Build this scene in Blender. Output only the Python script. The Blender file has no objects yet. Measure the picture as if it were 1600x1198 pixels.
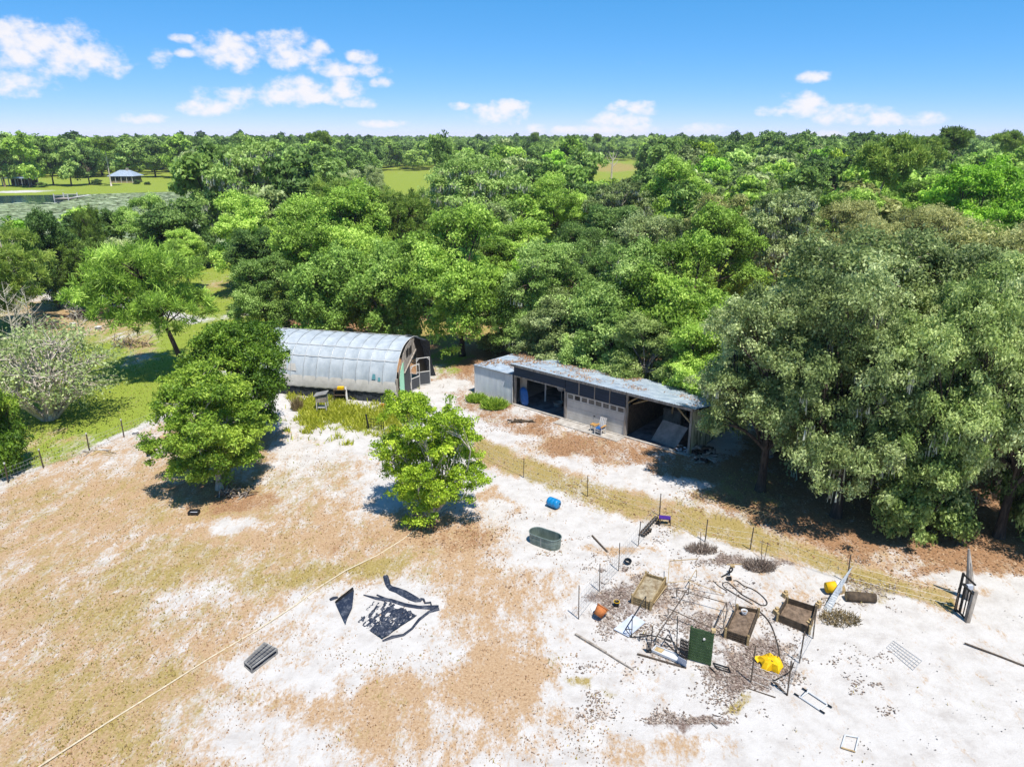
import bpy, math, random
import numpy as np
from mathutils import Vector, Matrix

# ------------------------------------------------------------------ camera, sky, sun, exposure
S = bpy.context.scene
COL = S.collection
R = math.radians
CAM_H, PITCH, FPX, CX, CY = 20.0, R(18.7), 1142.0, 800.0, 599.0
cd = bpy.data.cameras.new('camera')
cam = bpy.data.objects.new('camera', cd)
COL.objects.link(cam)
cam.location = (0, 0, CAM_H)
cam.rotation_euler = (R(90) - PITCH, 0, 0)
cd.sensor_width = 36
cd.lens = 36 * FPX / 1600
cd.clip_start = 0.5
cd.clip_end = 30000
S.camera = cam

SUN_EL = R(66)
SUN_H = Vector((0.50, -0.866, 0)).normalized()          # horizontal direction towards the sun
SUN_DIR = Vector((SUN_H.x * math.cos(SUN_EL), SUN_H.y * math.cos(SUN_EL), math.sin(SUN_EL)))
sl = bpy.data.lights.new('sun', 'SUN')
sl.energy = 4.4
sl.angle = R(0.5)
sl.color = (1.0, 0.95, 0.87)
sun = bpy.data.objects.new('sun', sl)
COL.objects.link(sun)
sun.rotation_euler = (-SUN_DIR).to_track_quat('-Z', 'Y').to_euler()
sun.location = SUN_DIR * 200

S.view_settings.view_transform = 'Standard'
S.view_settings.look = 'None'
S.view_settings.exposure = 0.75
S.view_settings.gamma = 1
S.view_settings.use_curve_mapping = False
S.cycles.max_bounces = 6
S.cycles.diffuse_bounces = 3
S.cycles.transmission_bounces = 4
S.cycles.transparent_max_bounces = 12
S.cycles.sample_clamp_indirect = 6
S.cycles.volume_bounces = 0


def ray(px, py):
    u, v = (px - CX) / FPX, (CY - py) / FPX
    f = Vector((0, math.cos(PITCH), -math.sin(PITCH)))
    up = Vector((0, math.sin(PITCH), math.cos(PITCH)))
    return (f + Vector((1, 0, 0)) * u + up * v)


def gp(px, py, z=0.0):
    """where the line of sight through a photo pixel meets the level z"""
    d = ray(px, py)
    t = (z - CAM_H) / d.z
    return Vector((d.x * t, d.y * t, z))


def depth(Y, z=0.0):
    return Y * math.cos(PITCH) + (CAM_H - z) * math.sin(PITCH)


def ztop(Y, py):
    d = ray(CX, py)
    return CAM_H + d.z / d.y * Y


def proj(X, Y, Z=0.0):
    dz = Z - CAM_H
    dep = Y * math.cos(PITCH) - dz * math.sin(PITCH)
    dep = np.maximum(dep, 0.5)
    v = Y * math.sin(PITCH) + dz * math.cos(PITCH)
    return CX + FPX * X / dep, CY - FPX * v / dep


# --- world
W = bpy.data.worlds.new('World')
S.world = W
W.use_nodes = True
nt = W.node_tree
nt.nodes.clear()


def N(t, **kw):
    n = nt.nodes.new(t)
    for k, v in kw.items():
        setattr(n, k, v)
    return n


def wm(op, a, b=None, c=None, clamp=False):
    n = nt.nodes.new('ShaderNodeMath')
    n.operation = op
    n.use_clamp = clamp
    for i, x in enumerate((a, b, c)):
        if x is None:
            continue
        if isinstance(x, (int, float)):
            n.inputs[i].default_value = x
        else:
            nt.links.new(x, n.inputs[i])
    return n.outputs[0]


sky = N('ShaderNodeTexSky', sky_type='NISHITA')
sky.sun_disc = False
sky.sun_elevation = SUN_EL
sky.sun_rotation = math.atan2(SUN_H.x, SUN_H.y)
sky.air_density = 0.5
sky.dust_density = 0.0
sky.ozone_density = 10
sky.altitude = 3000
tc = N('ShaderNodeTexCoord')
sep = N('ShaderNodeSeparateXYZ')
nt.links.new(tc.outputs['Generated'], sep.inputs[0])
el = wm('ARCSINE', sep.outputs[2])
az = wm('ARCTAN2', sep.outputs[0], sep.outputs[1])
nz = N('ShaderNodeTexNoise')
nz.inputs['Scale'].default_value = 44
nz.inputs['Detail'].default_value = 9
nz.inputs['Roughness'].default_value = 0.58
mp = N('ShaderNodeMapping')
mp.inputs['Scale'].default_value = (1, 1, 1.5)
nt.links.new(tc.outputs['Generated'], mp.inputs[0])
nt.links.new(mp.outputs[0], nz.inputs['Vector'])
CLOUDS = [(60, 76, 70, 26), (128, 90, 48, 18), (22, 56, 34, 16), (180, 103, 18, 12), (22, 126, 42, 15), (255, 93, 14, 11),
          (285, 61, 16, 5), (290, 84, 14, 5), (358, 80, 42, 18), (378, 94, 14, 10), (448, 78, 38, 20), (492, 80, 22, 11),
          (432, 92, 14, 12), (512, 105, 30, 11), (562, 91, 22, 8), (548, 110, 44, 8), (598, 130, 15, 7), (445, 152, 95, 11),
          (470, 142, 45, 16), (540, 140, 24, 16), (560, 160, 28, 7), (325, 168, 36, 11), (780, 177, 42, 13), (800, 166, 26, 9),
          (718, 166, 14, 5), (839, 203, 14, 9), (988, 170, 36, 9), (966, 188, 38, 12), (962, 204, 60, 9), (888, 204, 28, 6),
          (1098, 203, 32, 8), (1270, 120, 19, 7), (1255, 163, 32, 13), (1222, 174, 32, 7), (1305, 177, 60, 11), (1382, 186, 46, 8),
          (1290, 212, 32, 5), (1455, 185, 19, 7), (1500, 211, 17, 7), (222, 186, 26, 6), (600, 194, 30, 5)]
field = None
for (cx, cy, rx, ry) in CLOUDS:
    d = ray(cx, cy).normalized()
    a0, e0 = math.atan2(d.x, d.y), math.asin(d.z)
    ca = rx * 1.12 / FPX * math.cos(PITCH) * 1.0
    ce = ry * 1.2 / FPX
    dx = wm('MULTIPLY_ADD', az, 1 / ca, -a0 / ca)
    dy = wm('MULTIPLY_ADD', el, 1 / ce, -e0 / ce)
    q = wm('ADD', wm('MULTIPLY', dx, dx), wm('MULTIPLY', dy, dy))
    v = wm('SUBTRACT', 1.0, q)
    field = v if field is None else wm('MAXIMUM', field, v)
field = wm('MAXIMUM', field, -1.2)
# the same fair weather cumulus goes on all round the horizon
n2 = N('ShaderNodeTexNoise')
n2.inputs['Scale'].default_value = 7
n2.inputs['Detail'].default_value = 3
m2 = N('ShaderNodeMapping')
m2.inputs['Scale'].default_value = (1, 1, 2.6)
nt.links.new(tc.outputs['Generated'], m2.inputs[0])
nt.links.new(m2.outputs[0], n2.inputs['Vector'])
other = wm('MULTIPLY_ADD', n2.outputs[0], 9.0, -5.7)
away = wm('MULTIPLY_ADD', wm('ABSOLUTE', az), 12.0, -8.6, True)
high = wm('MULTIPLY_ADD', el, 14.0, -2.6, True)
away = wm('MAXIMUM', away, high)
low = wm('MULTIPLY_ADD', el, 60.0, 0.5, True)
other = wm('SUBTRACT', wm('MULTIPLY', other, wm('MULTIPLY', away, low)), wm('SUBTRACT', 1.2, wm('MULTIPLY', away, 1.2)))
field = wm('MAXIMUM', field, other)
dens = wm('ADD', field, wm('MULTIPLY_ADD', nz.outputs[0], 4.4, -2.25))
cf = N('ShaderNodeMapRange', interpolation_type='SMOOTHSTEP')
cf.inputs['From Min'].default_value = -0.45
cf.inputs['From Max'].default_value = 1.35
cf.inputs['To Max'].default_value = 0.93
nt.links.new(dens, cf.inputs[0])
# the vivid colour response of the photograph: one curve per channel for the whole sky
sp = N('ShaderNodeSeparateColor')
nt.links.new(sky.outputs[0], sp.inputs[0])
cm = N('ShaderNodeCombineColor')
SKY_K = 0.1
for i, (gain, pw) in enumerate(((2.9, 1.24), (1.17, 0.56), (1.34, 0.42))):
    x = wm('POWER', wm('MULTIPLY', sp.outputs[i], SKY_K), pw)
    nt.links.new(wm('MULTIPLY', x, gain / SKY_K), cm.inputs[i])
mx = N('ShaderNodeMix', data_type='RGBA')
nt.links.new(cf.outputs[0], mx.inputs[0])
nt.links.new(cm.outputs[0], mx.inputs[6])
mx.inputs[7].default_value = (9.8, 9.5, 9.75, 1)
bg = N('ShaderNodeBackground')
bg.inputs['Strength'].default_value = 0.06
nt.links.new(mx.outputs[2], bg.inputs[0])
wo = N('ShaderNodeOutputWorld')
nt.links.new(bg.outputs[0], wo.inputs[0])
W.cycles.sampling_method = 'MANUAL'
W.cycles.sample_map_resolution = 512


# ------------------------------------------------------------------ helpers
def lin(c):
    c = c / 255.0
    return c / 12.92 if c <= 0.04045 else ((c + 0.055) / 1.055) ** 2.4


def rgb(r, g, b, k=1.0):
    return (lin(r) * k, lin(g) * k, lin(b) * k, 1)


MATS = {}


MK = 0.68


def mat(name, c1, c2=None, scale=3.0, rough=0.8, metal=0.0, bump=0.0, stretch=(1, 1, 1), spec=0.3, detail=5, lo=0.35, hi=0.65, bscale=None):
    if name in MATS:
        return MATS[name]
    m = bpy.data.materials.new(name)
    m.use_nodes = True
    t = m.node_tree
    b = t.nodes['Principled BSDF']
    b.inputs['Roughness'].default_value = rough
    b.inputs['Metallic'].default_value = metal
    b.inputs['Specular IOR Level'].default_value = spec
    if c2 is None:
        c2 = tuple(x * 0.72 for x in c1[:3]) + (1,)
    if not name.startswith('bark'):
        c1, c2 = [tuple(x * MK for x in q[:3]) + (1,) for q in (c1, c2)]
    tcn = t.nodes.new('ShaderNodeTexCoord')
    mpn = t.nodes.new('ShaderNodeMapping')
    mpn.inputs['Scale'].default_value = stretch
    t.links.new(tcn.outputs['Object'], mpn.inputs[0])
    nn = t.nodes.new('ShaderNodeTexNoise')
    nn.inputs['Scale'].default_value = scale
    nn.inputs['Detail'].default_value = detail
    nn.inputs['Roughness'].default_value = 0.65
    t.links.new(mpn.outputs[0], nn.inputs['Vector'])
    r = t.nodes.new('ShaderNodeValToRGB')
    r.color_ramp.elements[0].position = lo
    r.color_ramp.elements[1].position = hi
    r.color_ramp.elements[0].color = c2
    r.color_ramp.elements[1].color = c1
    t.links.new(nn.outputs[0], r.inputs[0])
    t.links.new(r.outputs[0], b.inputs['Base Color'])
    if bump:
        n3 = t.nodes.new('ShaderNodeTexNoise')
        n3.inputs['Scale'].default_value = bscale or scale * 4
        n3.inputs['Detail'].default_value = 4
        t.links.new(mpn.outputs[0], n3.inputs['Vector'])
        bp = t.nodes.new('ShaderNodeBump')
        bp.inputs['Strength'].default_value = bump
        bp.inputs['Distance'].default_value = 0.05
        t.links.new(n3.outputs[0], bp.inputs['Height'])
        t.links.new(bp.outputs[0], b.inputs['Normal'])
    MATS[name] = m
    return m


class MB:
    """collects shapes into one mesh"""

    def __init__(s):
        s.v, s.f = [], []

    def add(s, vs, fs):
        o = len(s.v)
        s.v += [tuple(v) for v in vs]
        s.f += [tuple(i + o for i in f) for f in fs]
        return s

    def hexa(s, p):
        return s.add(p, [(3, 2, 1, 0), (4, 5, 6, 7), (0, 1, 5, 4), (1, 2, 6, 5), (2, 3, 7, 6), (3, 0, 4, 7)])

    def box(s, c, d, M=None):
        x, y, z = d[0] / 2, d[1] / 2, d[2] / 2
        p = [Vector(q) for q in ((-x, -y, -z), (x, -y, -z), (x, y, -z), (-x, y, -z), (-x, -y, z), (x, -y, z), (x, y, z), (-x, y, z))]
        if M is not None:
            p = [M @ q for q in p]
        return s.hexa([q + Vector(c) for q in p])

    def beam(s, a, b, w, h=None, up=(0, 0, 1)):
        a, b = Vector(a), Vector(b)
        h = w if h is None else h
        d = (b - a).normalized()
        u = Vector(up)
        if abs(d.dot(u)) > 0.97:
            u = Vector((1, 0, 0))
        sx = d.cross(u).normalized() * (w / 2)
        sz = sx.normalized().cross(d).normalized() * (h / 2)
        return s.hexa([a - sx - sz, a + sx - sz, b + sx - sz, b - sx - sz, a - sx + sz, a + sx + sz, b + sx + sz, b - sx + sz])

    def tube(s, pts, r, n=6, cap=True, closed=False):
        pts = [Vector(p) for p in pts]
        m = len(pts)
        rs = r if isinstance(r, (list, tuple)) else [r] * m
        o = len(s.v)
        for i, p in enumerate(pts):
            a, b = pts[max(i - 1, 0)], pts[min(i + 1, m - 1)]
            if closed:
                a, b = pts[(i - 1) % m], pts[(i + 1) % m]
            d = (b - a).normalized()
            u = Vector((0, 0, 1)) if abs(d.z) < 0.9 else Vector((1, 0, 0))
            x = d.cross(u).normalized()
            y = d.cross(x).normalized()
            for k in range(n):
                t = 2 * math.pi * k / n
                s.v.append(tuple(p + (x * math.cos(t) + y * math.sin(t)) * rs[i]))
        for i in range(m if closed else m - 1):
            j = (i + 1) % m
            for k in range(n):
                s.f.append((o + i * n + k, o + i * n + (k + 1) % n, o + j * n + (k + 1) % n, o + j * n + k))
        if cap and not closed:
            s.f.append(tuple(o + k for k in range(n)))
            s.f.append(tuple(o + (m - 1) * n + k for k in reversed(range(n))))
        return s

    def lathe(s, prof, n=20, M=None, c=(0, 0, 0), capb=True, capt=False):
        o = len(s.v)
        c = Vector(c)
        for (r, z) in prof:
            for k in range(n):
                t = 2 * math.pi * k / n
                q = Vector((r * math.cos(t), r * math.sin(t), z))
                if M is not None:
                    q = M @ q
                s.v.append(tuple(q + c))
        for i in range(len(prof) - 1):
            for k in range(n):
                s.f.append((o + i * n + k, o + i * n + (k + 1) % n, o + (i + 1) * n + (k + 1) % n, o + (i + 1) * n + k))
        if capb:
            s.f.append(tuple(o + k for k in reversed(range(n))))
        if capt:
            s.f.append(tuple(o + (len(prof) - 1) * n + k for k in range(n)))
        return s

    def slab(s, quad, t):
        """a quad of four points thickened by t along its normal"""
        q = [Vector(p) for p in quad]
        n = (q[1] - q[0]).cross(q[3] - q[0]).normalized() * t
        return s.hexa(q + [p + n for p in q])

    def build(s, name, m, parent=None, smooth=False):
        me = bpy.data.meshes.new(name)
        inv = None
        vs = s.v
        if parent is not None:
            w = parent
            off = Vector((0, 0, 0))
            while w is not None:
                off += w.location
                w = w.parent
            vs = [(v[0] - off.x, v[1] - off.y, v[2] - off.z) for v in s.v]
        me.from_pydata(vs, [], s.f)
        if smooth:
            me.polygons.foreach_set('use_smooth', [True] * len(me.polygons))
        me.update()
        o = bpy.data.objects.new(name, me)
        COL.objects.link(o)
        if m is not None:
            me.materials.append(m)
        if parent is not None:
            o.parent = parent
        return o


def thing(name, label, cat, loc=(0, 0, 0), group=None):
    o = bpy.data.objects.new(name, None)
    o.empty_display_size = 0.2
    COL.objects.link(o)
    o.location = loc
    o['label'] = label
    o['category'] = cat
    if group:
        o['group'] = group
    return o


def tag(o, label, cat, group=None):
    o['label'] = label
    o['category'] = cat
    if group:
        o['group'] = group
    return o


def kind(o, k):
    o['kind'] = k
    return o


def np_mesh(name, V, F, m, tint=None, nside=4):
    """V (n,3) float, F (m,nside) int"""
    me = bpy.data.meshes.new(name)
    me.vertices.add(len(V))
    me.vertices.foreach_set('co', np.ascontiguousarray(V, dtype=np.float32).ravel())
    me.loops.add(F.size)
    me.loops.foreach_set('vertex_index', np.ascontiguousarray(F, dtype=np.int32).ravel())
    me.polygons.add(len(F))
    me.polygons.foreach_set('loop_start', np.arange(0, F.size, nside, dtype=np.int32))
    me.update(calc_edges=True)
    if tint is not None:
        a = me.attributes.new('tint', 'FLOAT', 'FACE')
        a.data.foreach_set('value', np.ascontiguousarray(tint, dtype=np.float32))
    if m is not None:
        me.materials.append(m)
    return me


def unit(a):
    return a / np.maximum(np.linalg.norm(a, axis=1, keepdims=True), 1e-6)


def leaf_arrays(P, Nn, size, rng, aspect=0.55, fold=0.18, T=None):
    n = len(P)
    if T is None:
        T = rng.normal(size=(n, 3))
    T = unit(T - Nn * np.sum(T * Nn, 1, keepdims=True))
    B = np.cross(Nn, T)
    s = size[:, None]
    V = np.empty((n, 4, 3))
    V[:, 0] = P - T * s
    V[:, 1] = P - B * s * aspect + Nn * s * fold
    V[:, 2] = P + T * s
    V[:, 3] = P + B * s * aspect + Nn * s * fold
    return V.reshape(-1, 3), np.arange(n * 4).reshape(n, 4)


def leaf_mat(name, dark, mid, light, trans=0.38, rough=0.55, vary=0.35):
    m = bpy.data.materials.new(name)
    m.use_nodes = True
    t = m.node_tree
    b = t.nodes['Principled BSDF']
    b.inputs['Roughness'].default_value = rough
    b.inputs['Specular IOR Level'].default_value = 0.35
    at = t.nodes.new('ShaderNodeAttribute')
    at.attribute_name = 'tint'
    r = t.nodes.new('ShaderNodeValToRGB')
    e = r.color_ramp.elements
    e[0].position, e[0].color = 0.05, dark
    e[1].position, e[1].color = 0.95, light
    x = e.new(0.5)
    x.color = mid
    oi = t.nodes.new('ShaderNodeObjectInfo')
    ma = t.nodes.new('ShaderNodeMath')
    ma.operation = 'MULTIPLY_ADD'
    ma.inputs[1].default_value = vary
    ma.inputs[2].default_value = -vary / 2
    t.links.new(oi.outputs['Random'], ma.inputs[0])
    ad = t.nodes.new('ShaderNodeMath')
    t.links.new(at.outputs['Fac'], ad.inputs[0])
    t.links.new(ma.outputs[0], ad.inputs[1])
    t.links.new(ad.outputs[0], r.inputs[0])
    t.links.new(r.outputs[0], b.inputs['Base Color'])
    tr = t.nodes.new('ShaderNodeBsdfTranslucent')
    t.links.new(r.outputs[0], tr.inputs['Color'])
    mi = t.nodes.new('ShaderNodeMixShader')
    mi.inputs[0].default_value = trans
    t.links.new(b.outputs[0], mi.inputs[1])
    t.links.new(tr.outputs[0], mi.inputs[2])
    t.links.new(mi.outputs[0], t.nodes['Material Output'].inputs['Surface'])
    MATS[name] = m
    return m

# ------------------------------------------------------------------ ground
def sstep(a, b, x):
    t = np.clip((x - a) / (b - a), 0, 1)
    return t * t * (3 - 2 * t)


def poly_dist(px, py, poly):
    """signed distance in photo pixels of the ground point's image to an outline (negative inside)"""
    P = np.array(poly, float)
    Q = np.roll(P, -1, 0)
    best = np.full(px.shape, 1e9)
    ins = np.zeros(px.shape, bool)
    for (a, b), (c, d) in zip(P, Q):
        ex, ey = c - a, d - b
        t = np.clip(((px - a) * ex + (py - b) * ey) / (ex * ex + ey * ey + 1e-9), 0, 1)
        best = np.minimum(best, np.hypot(px - a - t * ex, py - b - t * ey))
        cond = ((b > py) != (d > py)) & (px < (c - a) * (py - b) / (d - b + 1e-12) + a)
        ins ^= cond
    return np.where(ins, -best, best)


def line_dist(px, py, pts):
    best = np.full(px.shape, 1e9)
    for (a, b), (c, d) in zip(pts[:-1], pts[1:]):
        ex, ey = c - a, d - b
        t = np.clip(((px - a) * ex + (py - b) * ey) / (ex * ex + ey * ey), 0, 1)
        best = np.minimum(best, np.hypot(px - a - t * ex, py - b - t * ey))
    return best


LAYERS = ('brown', 'olive', 'litter', 'mulch', 'green')
OPS = [
    # kind, shape, softness, {layer: value}
    ('p', [(-900, 1000), (-300, 860), (0, 757), (140, 704), (262, 645), (420, 690), (560, 725), (560, 800), (700, 850), (760, 865), (880, 950), (890, 1010), (850, 1060), (800, 1120), (690, 1198), (600, 1600), (-1600, 1600)], 40, dict(brown=.64, olive=.36)),
    ('e', (690, 1050, 150, 90), .5, dict(brown=.74, olive=.12)),
    ('e', (800, 930, 110, 60), .6, dict(brown=.50, olive=.1)),
    ('e', (640, 1130, 160, 50), .6, dict(brown=.60, olive=.1)),
    ('e', (820, 820, 100, 45), .6, dict(brown=.30, olive=.05)),
    ('e', (330, 826, 70, 13), .7, dict(brown=.3, olive=.12)),
    ('e', (330, 925, 75, 28), .8, dict(brown=.48, olive=.25)),
    ('e', (120, 860, 130, 45), .6, dict(brown=.60, olive=.34)),
    ('e', (130, 720, 110, 30), .6, dict(brown=.50, olive=.25)),
    ('e', (560, 990, 120, 52), .7, dict(brown=.16, olive=.05)),
    ('e', (450, 1010, 60, 40), .7, dict(brown=.36, olive=.1)),
    ('e', (350, 1130, 110, 45), .8, dict(brown=.42, olive=.15)),
    ('e', (480, 1190, 150, 60), .8, dict(brown=.36, olive=.1)),
    ('e', (500, 705, 100, 24), .5, dict(brown=.28, olive=.1)),
    ('e', (560, 690, 45, 16), .5, dict(brown=.04, olive=.02)),
    ('e', (400, 760, 110, 26), .6, dict(brown=.5, olive=.3)),
    ('e', (550, 880, 60, 16), .5, dict(olive=.66, brown=.6)),
    ('e', (470, 905, 70, 20), .6, dict(olive=.6, brown=.55)),
    ('e', (290, 1035, 50, 20), .6, dict(olive=.68)),
    ('e', (250, 885, 90, 24), .6, dict(olive=.56)),
    ('e', (150, 955, 130, 35), .7, dict(olive=.55)),
    ('e', (120, 1090, 160, 70), .7, dict(olive=.52)),
    ('e', (650, 830, 110, 34), .5, dict(brown=.7, litter=.45, olive=.3)),
    ('e', (345, 775, 110, 22), .5, dict(litter=.55, brown=.7)),
    # right hand sand
    ('e', (1100, 930, 180, 90), .5, dict(brown=.36, olive=.08)),
    ('e', (995, 950, 60, 32), .5, dict(mulch=.56, brown=.4)),
    ('e', (1150, 1020, 70, 42), .5, dict(mulch=.64, brown=.4)),
    ('e', (1065, 955, 90, 36), .6, dict(mulch=.44)),
    ('e', (986, 888, 16, 7), .5, dict(mulch=.6)),
    ('e', (1098, 860, 42, 18), .5, dict(mulch=.58)),
    ('e', (1185, 882, 30, 16), .5, dict(mulch=.58)),
    ('e', (1068, 1098, 42, 16), .5, dict(mulch=.62)),
    ('e', (1060, 1160, 90, 34), .6, dict(brown=.46, mulch=.3)),
    ('e', (850, 1150, 90, 40), .6, dict(brown=.44)),
    ('e', (700, 1185, 90, 30), .6, dict(brown=.5)),
    ('e', (930, 1030, 30, 12), .5, dict(olive=.55)),
    ('e', (1112, 1070, 22, 12), .5, dict(olive=.52)),
    ('e', (1330, 965, 45, 22), .6, dict(mulch=.42, olive=.4)),
    ('e', (1370, 940, 60, 14), .6, dict(mulch=.4)),
    ('e', (1580, 1028, 30, 8), .6, dict(mulch=.5)),
    ('e', (1590, 945, 30, 16), .6, dict(brown=.5)),
    ('e', (962, 838, 28, 10), .6, dict(brown=.62)),
    ('e', (778, 778, 22, 12), .6, dict(brown=.66)),
    ('e', (872, 800, 14, 9), .6, dict(brown=.66)),
    # oaks' leaf litter and the grass strip along the wire fence
    ('p', [(985, 690), (1080, 715), (1160, 690), (1250, 640), (2600, 560), (2600, 820), (1700, 880), (1560, 893), (1500, 905), (1440, 910), (1330, 885), (1250, 852), (1120, 806), (1075, 765), (1010, 735)], 26, dict(litter=.72, brown=.5, olive=.3)),
    ('e', (1150, 770, 90, 30), .6, dict(litter=.5, olive=.6)),
    ('e', (1010, 760, 60, 20), .6, dict(litter=.16, olive=.1, brown=.2)),
    ('e', (1390, 880, 90, 12), .6, dict(litter=.42)),
    ('l', [(752, 702), (830, 735), (920, 768), (1030, 800), (1110, 818), (1190, 845), (1260, 868), (1340, 900), (1420, 922), (1480, 940)], 30, dict(olive=.66, brown=.66, litter=.2)),
    # in front of the shed
    ('e', (925, 690, 85, 26), .5, dict(litter=.60, brown=.5, olive=.35)),
    ('e', (835, 655, 55, 20), .5, dict(litter=.70, brown=.5)),
    ('e', (770, 640, 50, 20), .5, dict(litter=.55, olive=.4)),
    ('e', (1010, 712, 55, 14), .5, dict(litter=.62)),
    ('e', (890, 760, 70, 14), .6, dict(brown=.3)),
    ('e', (720, 590, 55, 34), .6, dict(litter=.52, brown=.4)),
    ('e', (700, 612, 40, 9), .6, dict(litter=.1, brown=.1)),
    # behind the buildings
    ('p', [(390, 560), (470, 600), (640, 590), (700, 560), (720, 590), (790, 560), (1090, 600), (1250, 640), (2600, 560), (2600, 470), (390, 470)], 16, dict(litter=.8, brown=.5, olive=.45)),
    ('e', (710, 518, 100, 22), .5, dict(olive=.8, litter=.3, green=.35)),
    ('e', (690, 565, 30, 30), .5, dict(green=.6)),
    # weeds by the greenhouse
    ('p', [(455, 628), (612, 640), (645, 645), (630, 662), (600, 668), (560, 672), (510, 664), (470, 672)], 22, dict(green=.86, olive=.6)),
    # lawn beyond the wire fence
    ('p', [(0, 752), (140, 698), (262, 640), (310, 590), (420, 560), (420, 470), (-1600, 470), (-1600, 1300)], 6, dict(green=.84, olive=.5, brown=.2)),
    ('e', (60, 700, 60, 18), .6, dict(green=.5, brown=.6)),
    ('e', (215, 545, 30, 26), .5, dict(green=.42, olive=.4, brown=.6)),
    ('e', (110, 495, 130, 40), .6, dict(green=.25, brown=.7, litter=.35)),
    ('l', [(60, 462), (170, 468), (250, 485), (300, 500), (355, 492), (470, 470)], 10, dict(green=.0, olive=.05, brown=.1, litter=0)),
]
FAR_OPS = [
    ('p', [(-3000, 470), (-3000, 214), (5000, 214), (5000, 470)], 8, dict(green=.75, olive=.6, brown=.4, litter=.5)),
    ('e', (340, 440, 80, 60), .5, dict(green=.82, olive=.5, litter=0, brown=.3)),
    ('e', (345, 450, 36, 16), .6, dict(green=.5, olive=.7, brown=.5)),
    ('e', (400, 398, 70, 14), .5, dict(green=.4, olive=.8)),
    ('p', [(-3000, 310), (0, 308), (140, 305), (300, 299), (300, 278), (120, 284), (-3000, 286)], 3, dict(green=1, olive=0, litter=0, brown=0)),
    ('e', (30, 299, 22, 4), .5, dict(green=0, olive=0, brown=0, litter=0)),
    ('p', [(560, 303), (700, 300), (760, 285), (700, 270), (600, 273)], 3, dict(green=.95, olive=.3, litter=0, brown=0)),
    ('p', [(660, 340), (700, 340), (705, 300), (670, 300)], 3, dict(green=.7, olive=.7, litter=0)),
    ('e', (957, 262, 42, 7), .3, dict(green=.35, olive=.9, litter=0, brown=0)),
    ('e', (1060, 287, 160, 8), .3, dict(green=.95, olive=.4, litter=0, brown=0)),
]


_vr = np.random.default_rng(77).uniform(-1, 1, (64, 64))


def vnoise(x, y):
    xi, yi = np.floor(x).astype(int), np.floor(y).astype(int)
    fx, fy = x - xi, y - yi
    fx, fy = fx * fx * (3 - 2 * fx), fy * fy * (3 - 2 * fy)
    a, b = _vr[xi % 64, yi % 64], _vr[(xi + 1) % 64, yi % 64]
    c, d = _vr[xi % 64, (yi + 1) % 64], _vr[(xi + 1) % 64, (yi + 1) % 64]
    return (a * (1 - fx) + b * fx) * (1 - fy) + (c * (1 - fx) + d * fx) * fy


def wander(x, y):
    return vnoise(x * .22, y * .22) + .6 * vnoise(x * .55 + 9, y * .55) + .35 * vnoise(x * 1.4, y * 1.4 + 5)


def layers(X, Y):
    # patches have wandering edges: look up the layout at a point shifted by up to a few metres
    near = np.clip((90 - Y) / 30, 0, 1)
    sx, sy = wander(X, Y) * 1.5 * near, wander(X + 41, Y + 17) * 1.5 * near
    px, py = proj(X + sx, np.maximum(Y + sy, 4.0))
    qx, qy = proj(X + sx * .25, np.maximum(Y + sy * .25, 4.0))
    L = {k: np.zeros(X.shape) for k in LAYERS}
    L['brown'] += .20
    L['olive'] += .03
    px0, py0 = px, py
    for kd, sh, soft, vals in FAR_OPS[:1] + OPS + FAR_OPS[1:]:
        px, py = (qx, qy) if soft == 6 or kd == 'l' or (kd == 'p' and soft in (12, 22)) else (px0, py0)
        if kd == 'e':
            d = np.hypot((px - sh[0]) / sh[2], (py - sh[1]) / sh[3])
            w = 1 - sstep(1 - soft, 1 + soft, d)
        elif kd == 'p':
            w = 1 - sstep(-soft, soft, poly_dist(px, py, sh))
        else:
            d = line_dist(px, py, sh)
            w = 1 - sstep(soft * .3, soft, d)
        for k, v in vals.items():
            L[k] = L[k] * (1 - w) + v * w
    return L


def axis(lo, hi, step, far, grow):
    a = list(np.arange(lo, hi + 1e-6, step))
    s, x = step, hi
    while x < far:
        s = min(s * grow, 400)
        x += s
        a.append(x)
    s, x = step, lo
    pre = []
    return a


gx = axis(-34, 36, .28, 9000, 1.12)
s_, x_ = .28, -34.0
pre = []
while x_ > -9000:
    s_ = min(s_ * 1.12, 400)
    x_ -= s_
    pre.append(x_)
gx = np.array(pre[::-1] + gx)
gy = np.array([-300, -120, -50, -20, 0, 8, 12] + axis(14, 74, .28, 12000, 1.022))
GX, GY = np.meshgrid(gx, gy)


def relief(X, Y):
    return (np.sin(X * .9 + np.sin(Y * .6)) * .012 + np.sin(Y * 1.3 + X * .5) * .010 + np.sin(X * 2.7 - Y * 2.1) * .006) * np.where(Y < 300, 1, 0)


GZ = relief(GX, GY)
nx, ny = len(gx), len(gy)
idx = np.arange(nx * ny).reshape(ny, nx)
F = np.stack([idx[:-1, :-1], idx[:-1, 1:], idx[1:, 1:], idx[1:, :-1]], -1).reshape(-1, 4)
gm = np_mesh('ground', np.stack([GX, GY, GZ], -1).reshape(-1, 3), F, None)
LL = layers(GX, GY)
for k in LAYERS:
    a = gm.attributes.new(k, 'FLOAT', 'POINT')
    a.data.foreach_set('value', LL[k].astype(np.float32).ravel())
gm.polygons.foreach_set('use_smooth', np.ones(len(F), bool))
ground = bpy.data.objects.new('ground', gm)
COL.objects.link(ground)
kind(ground, 'structure')


def gk(r, g, b_):
    return rgb(r, g, b_, .60)


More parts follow.
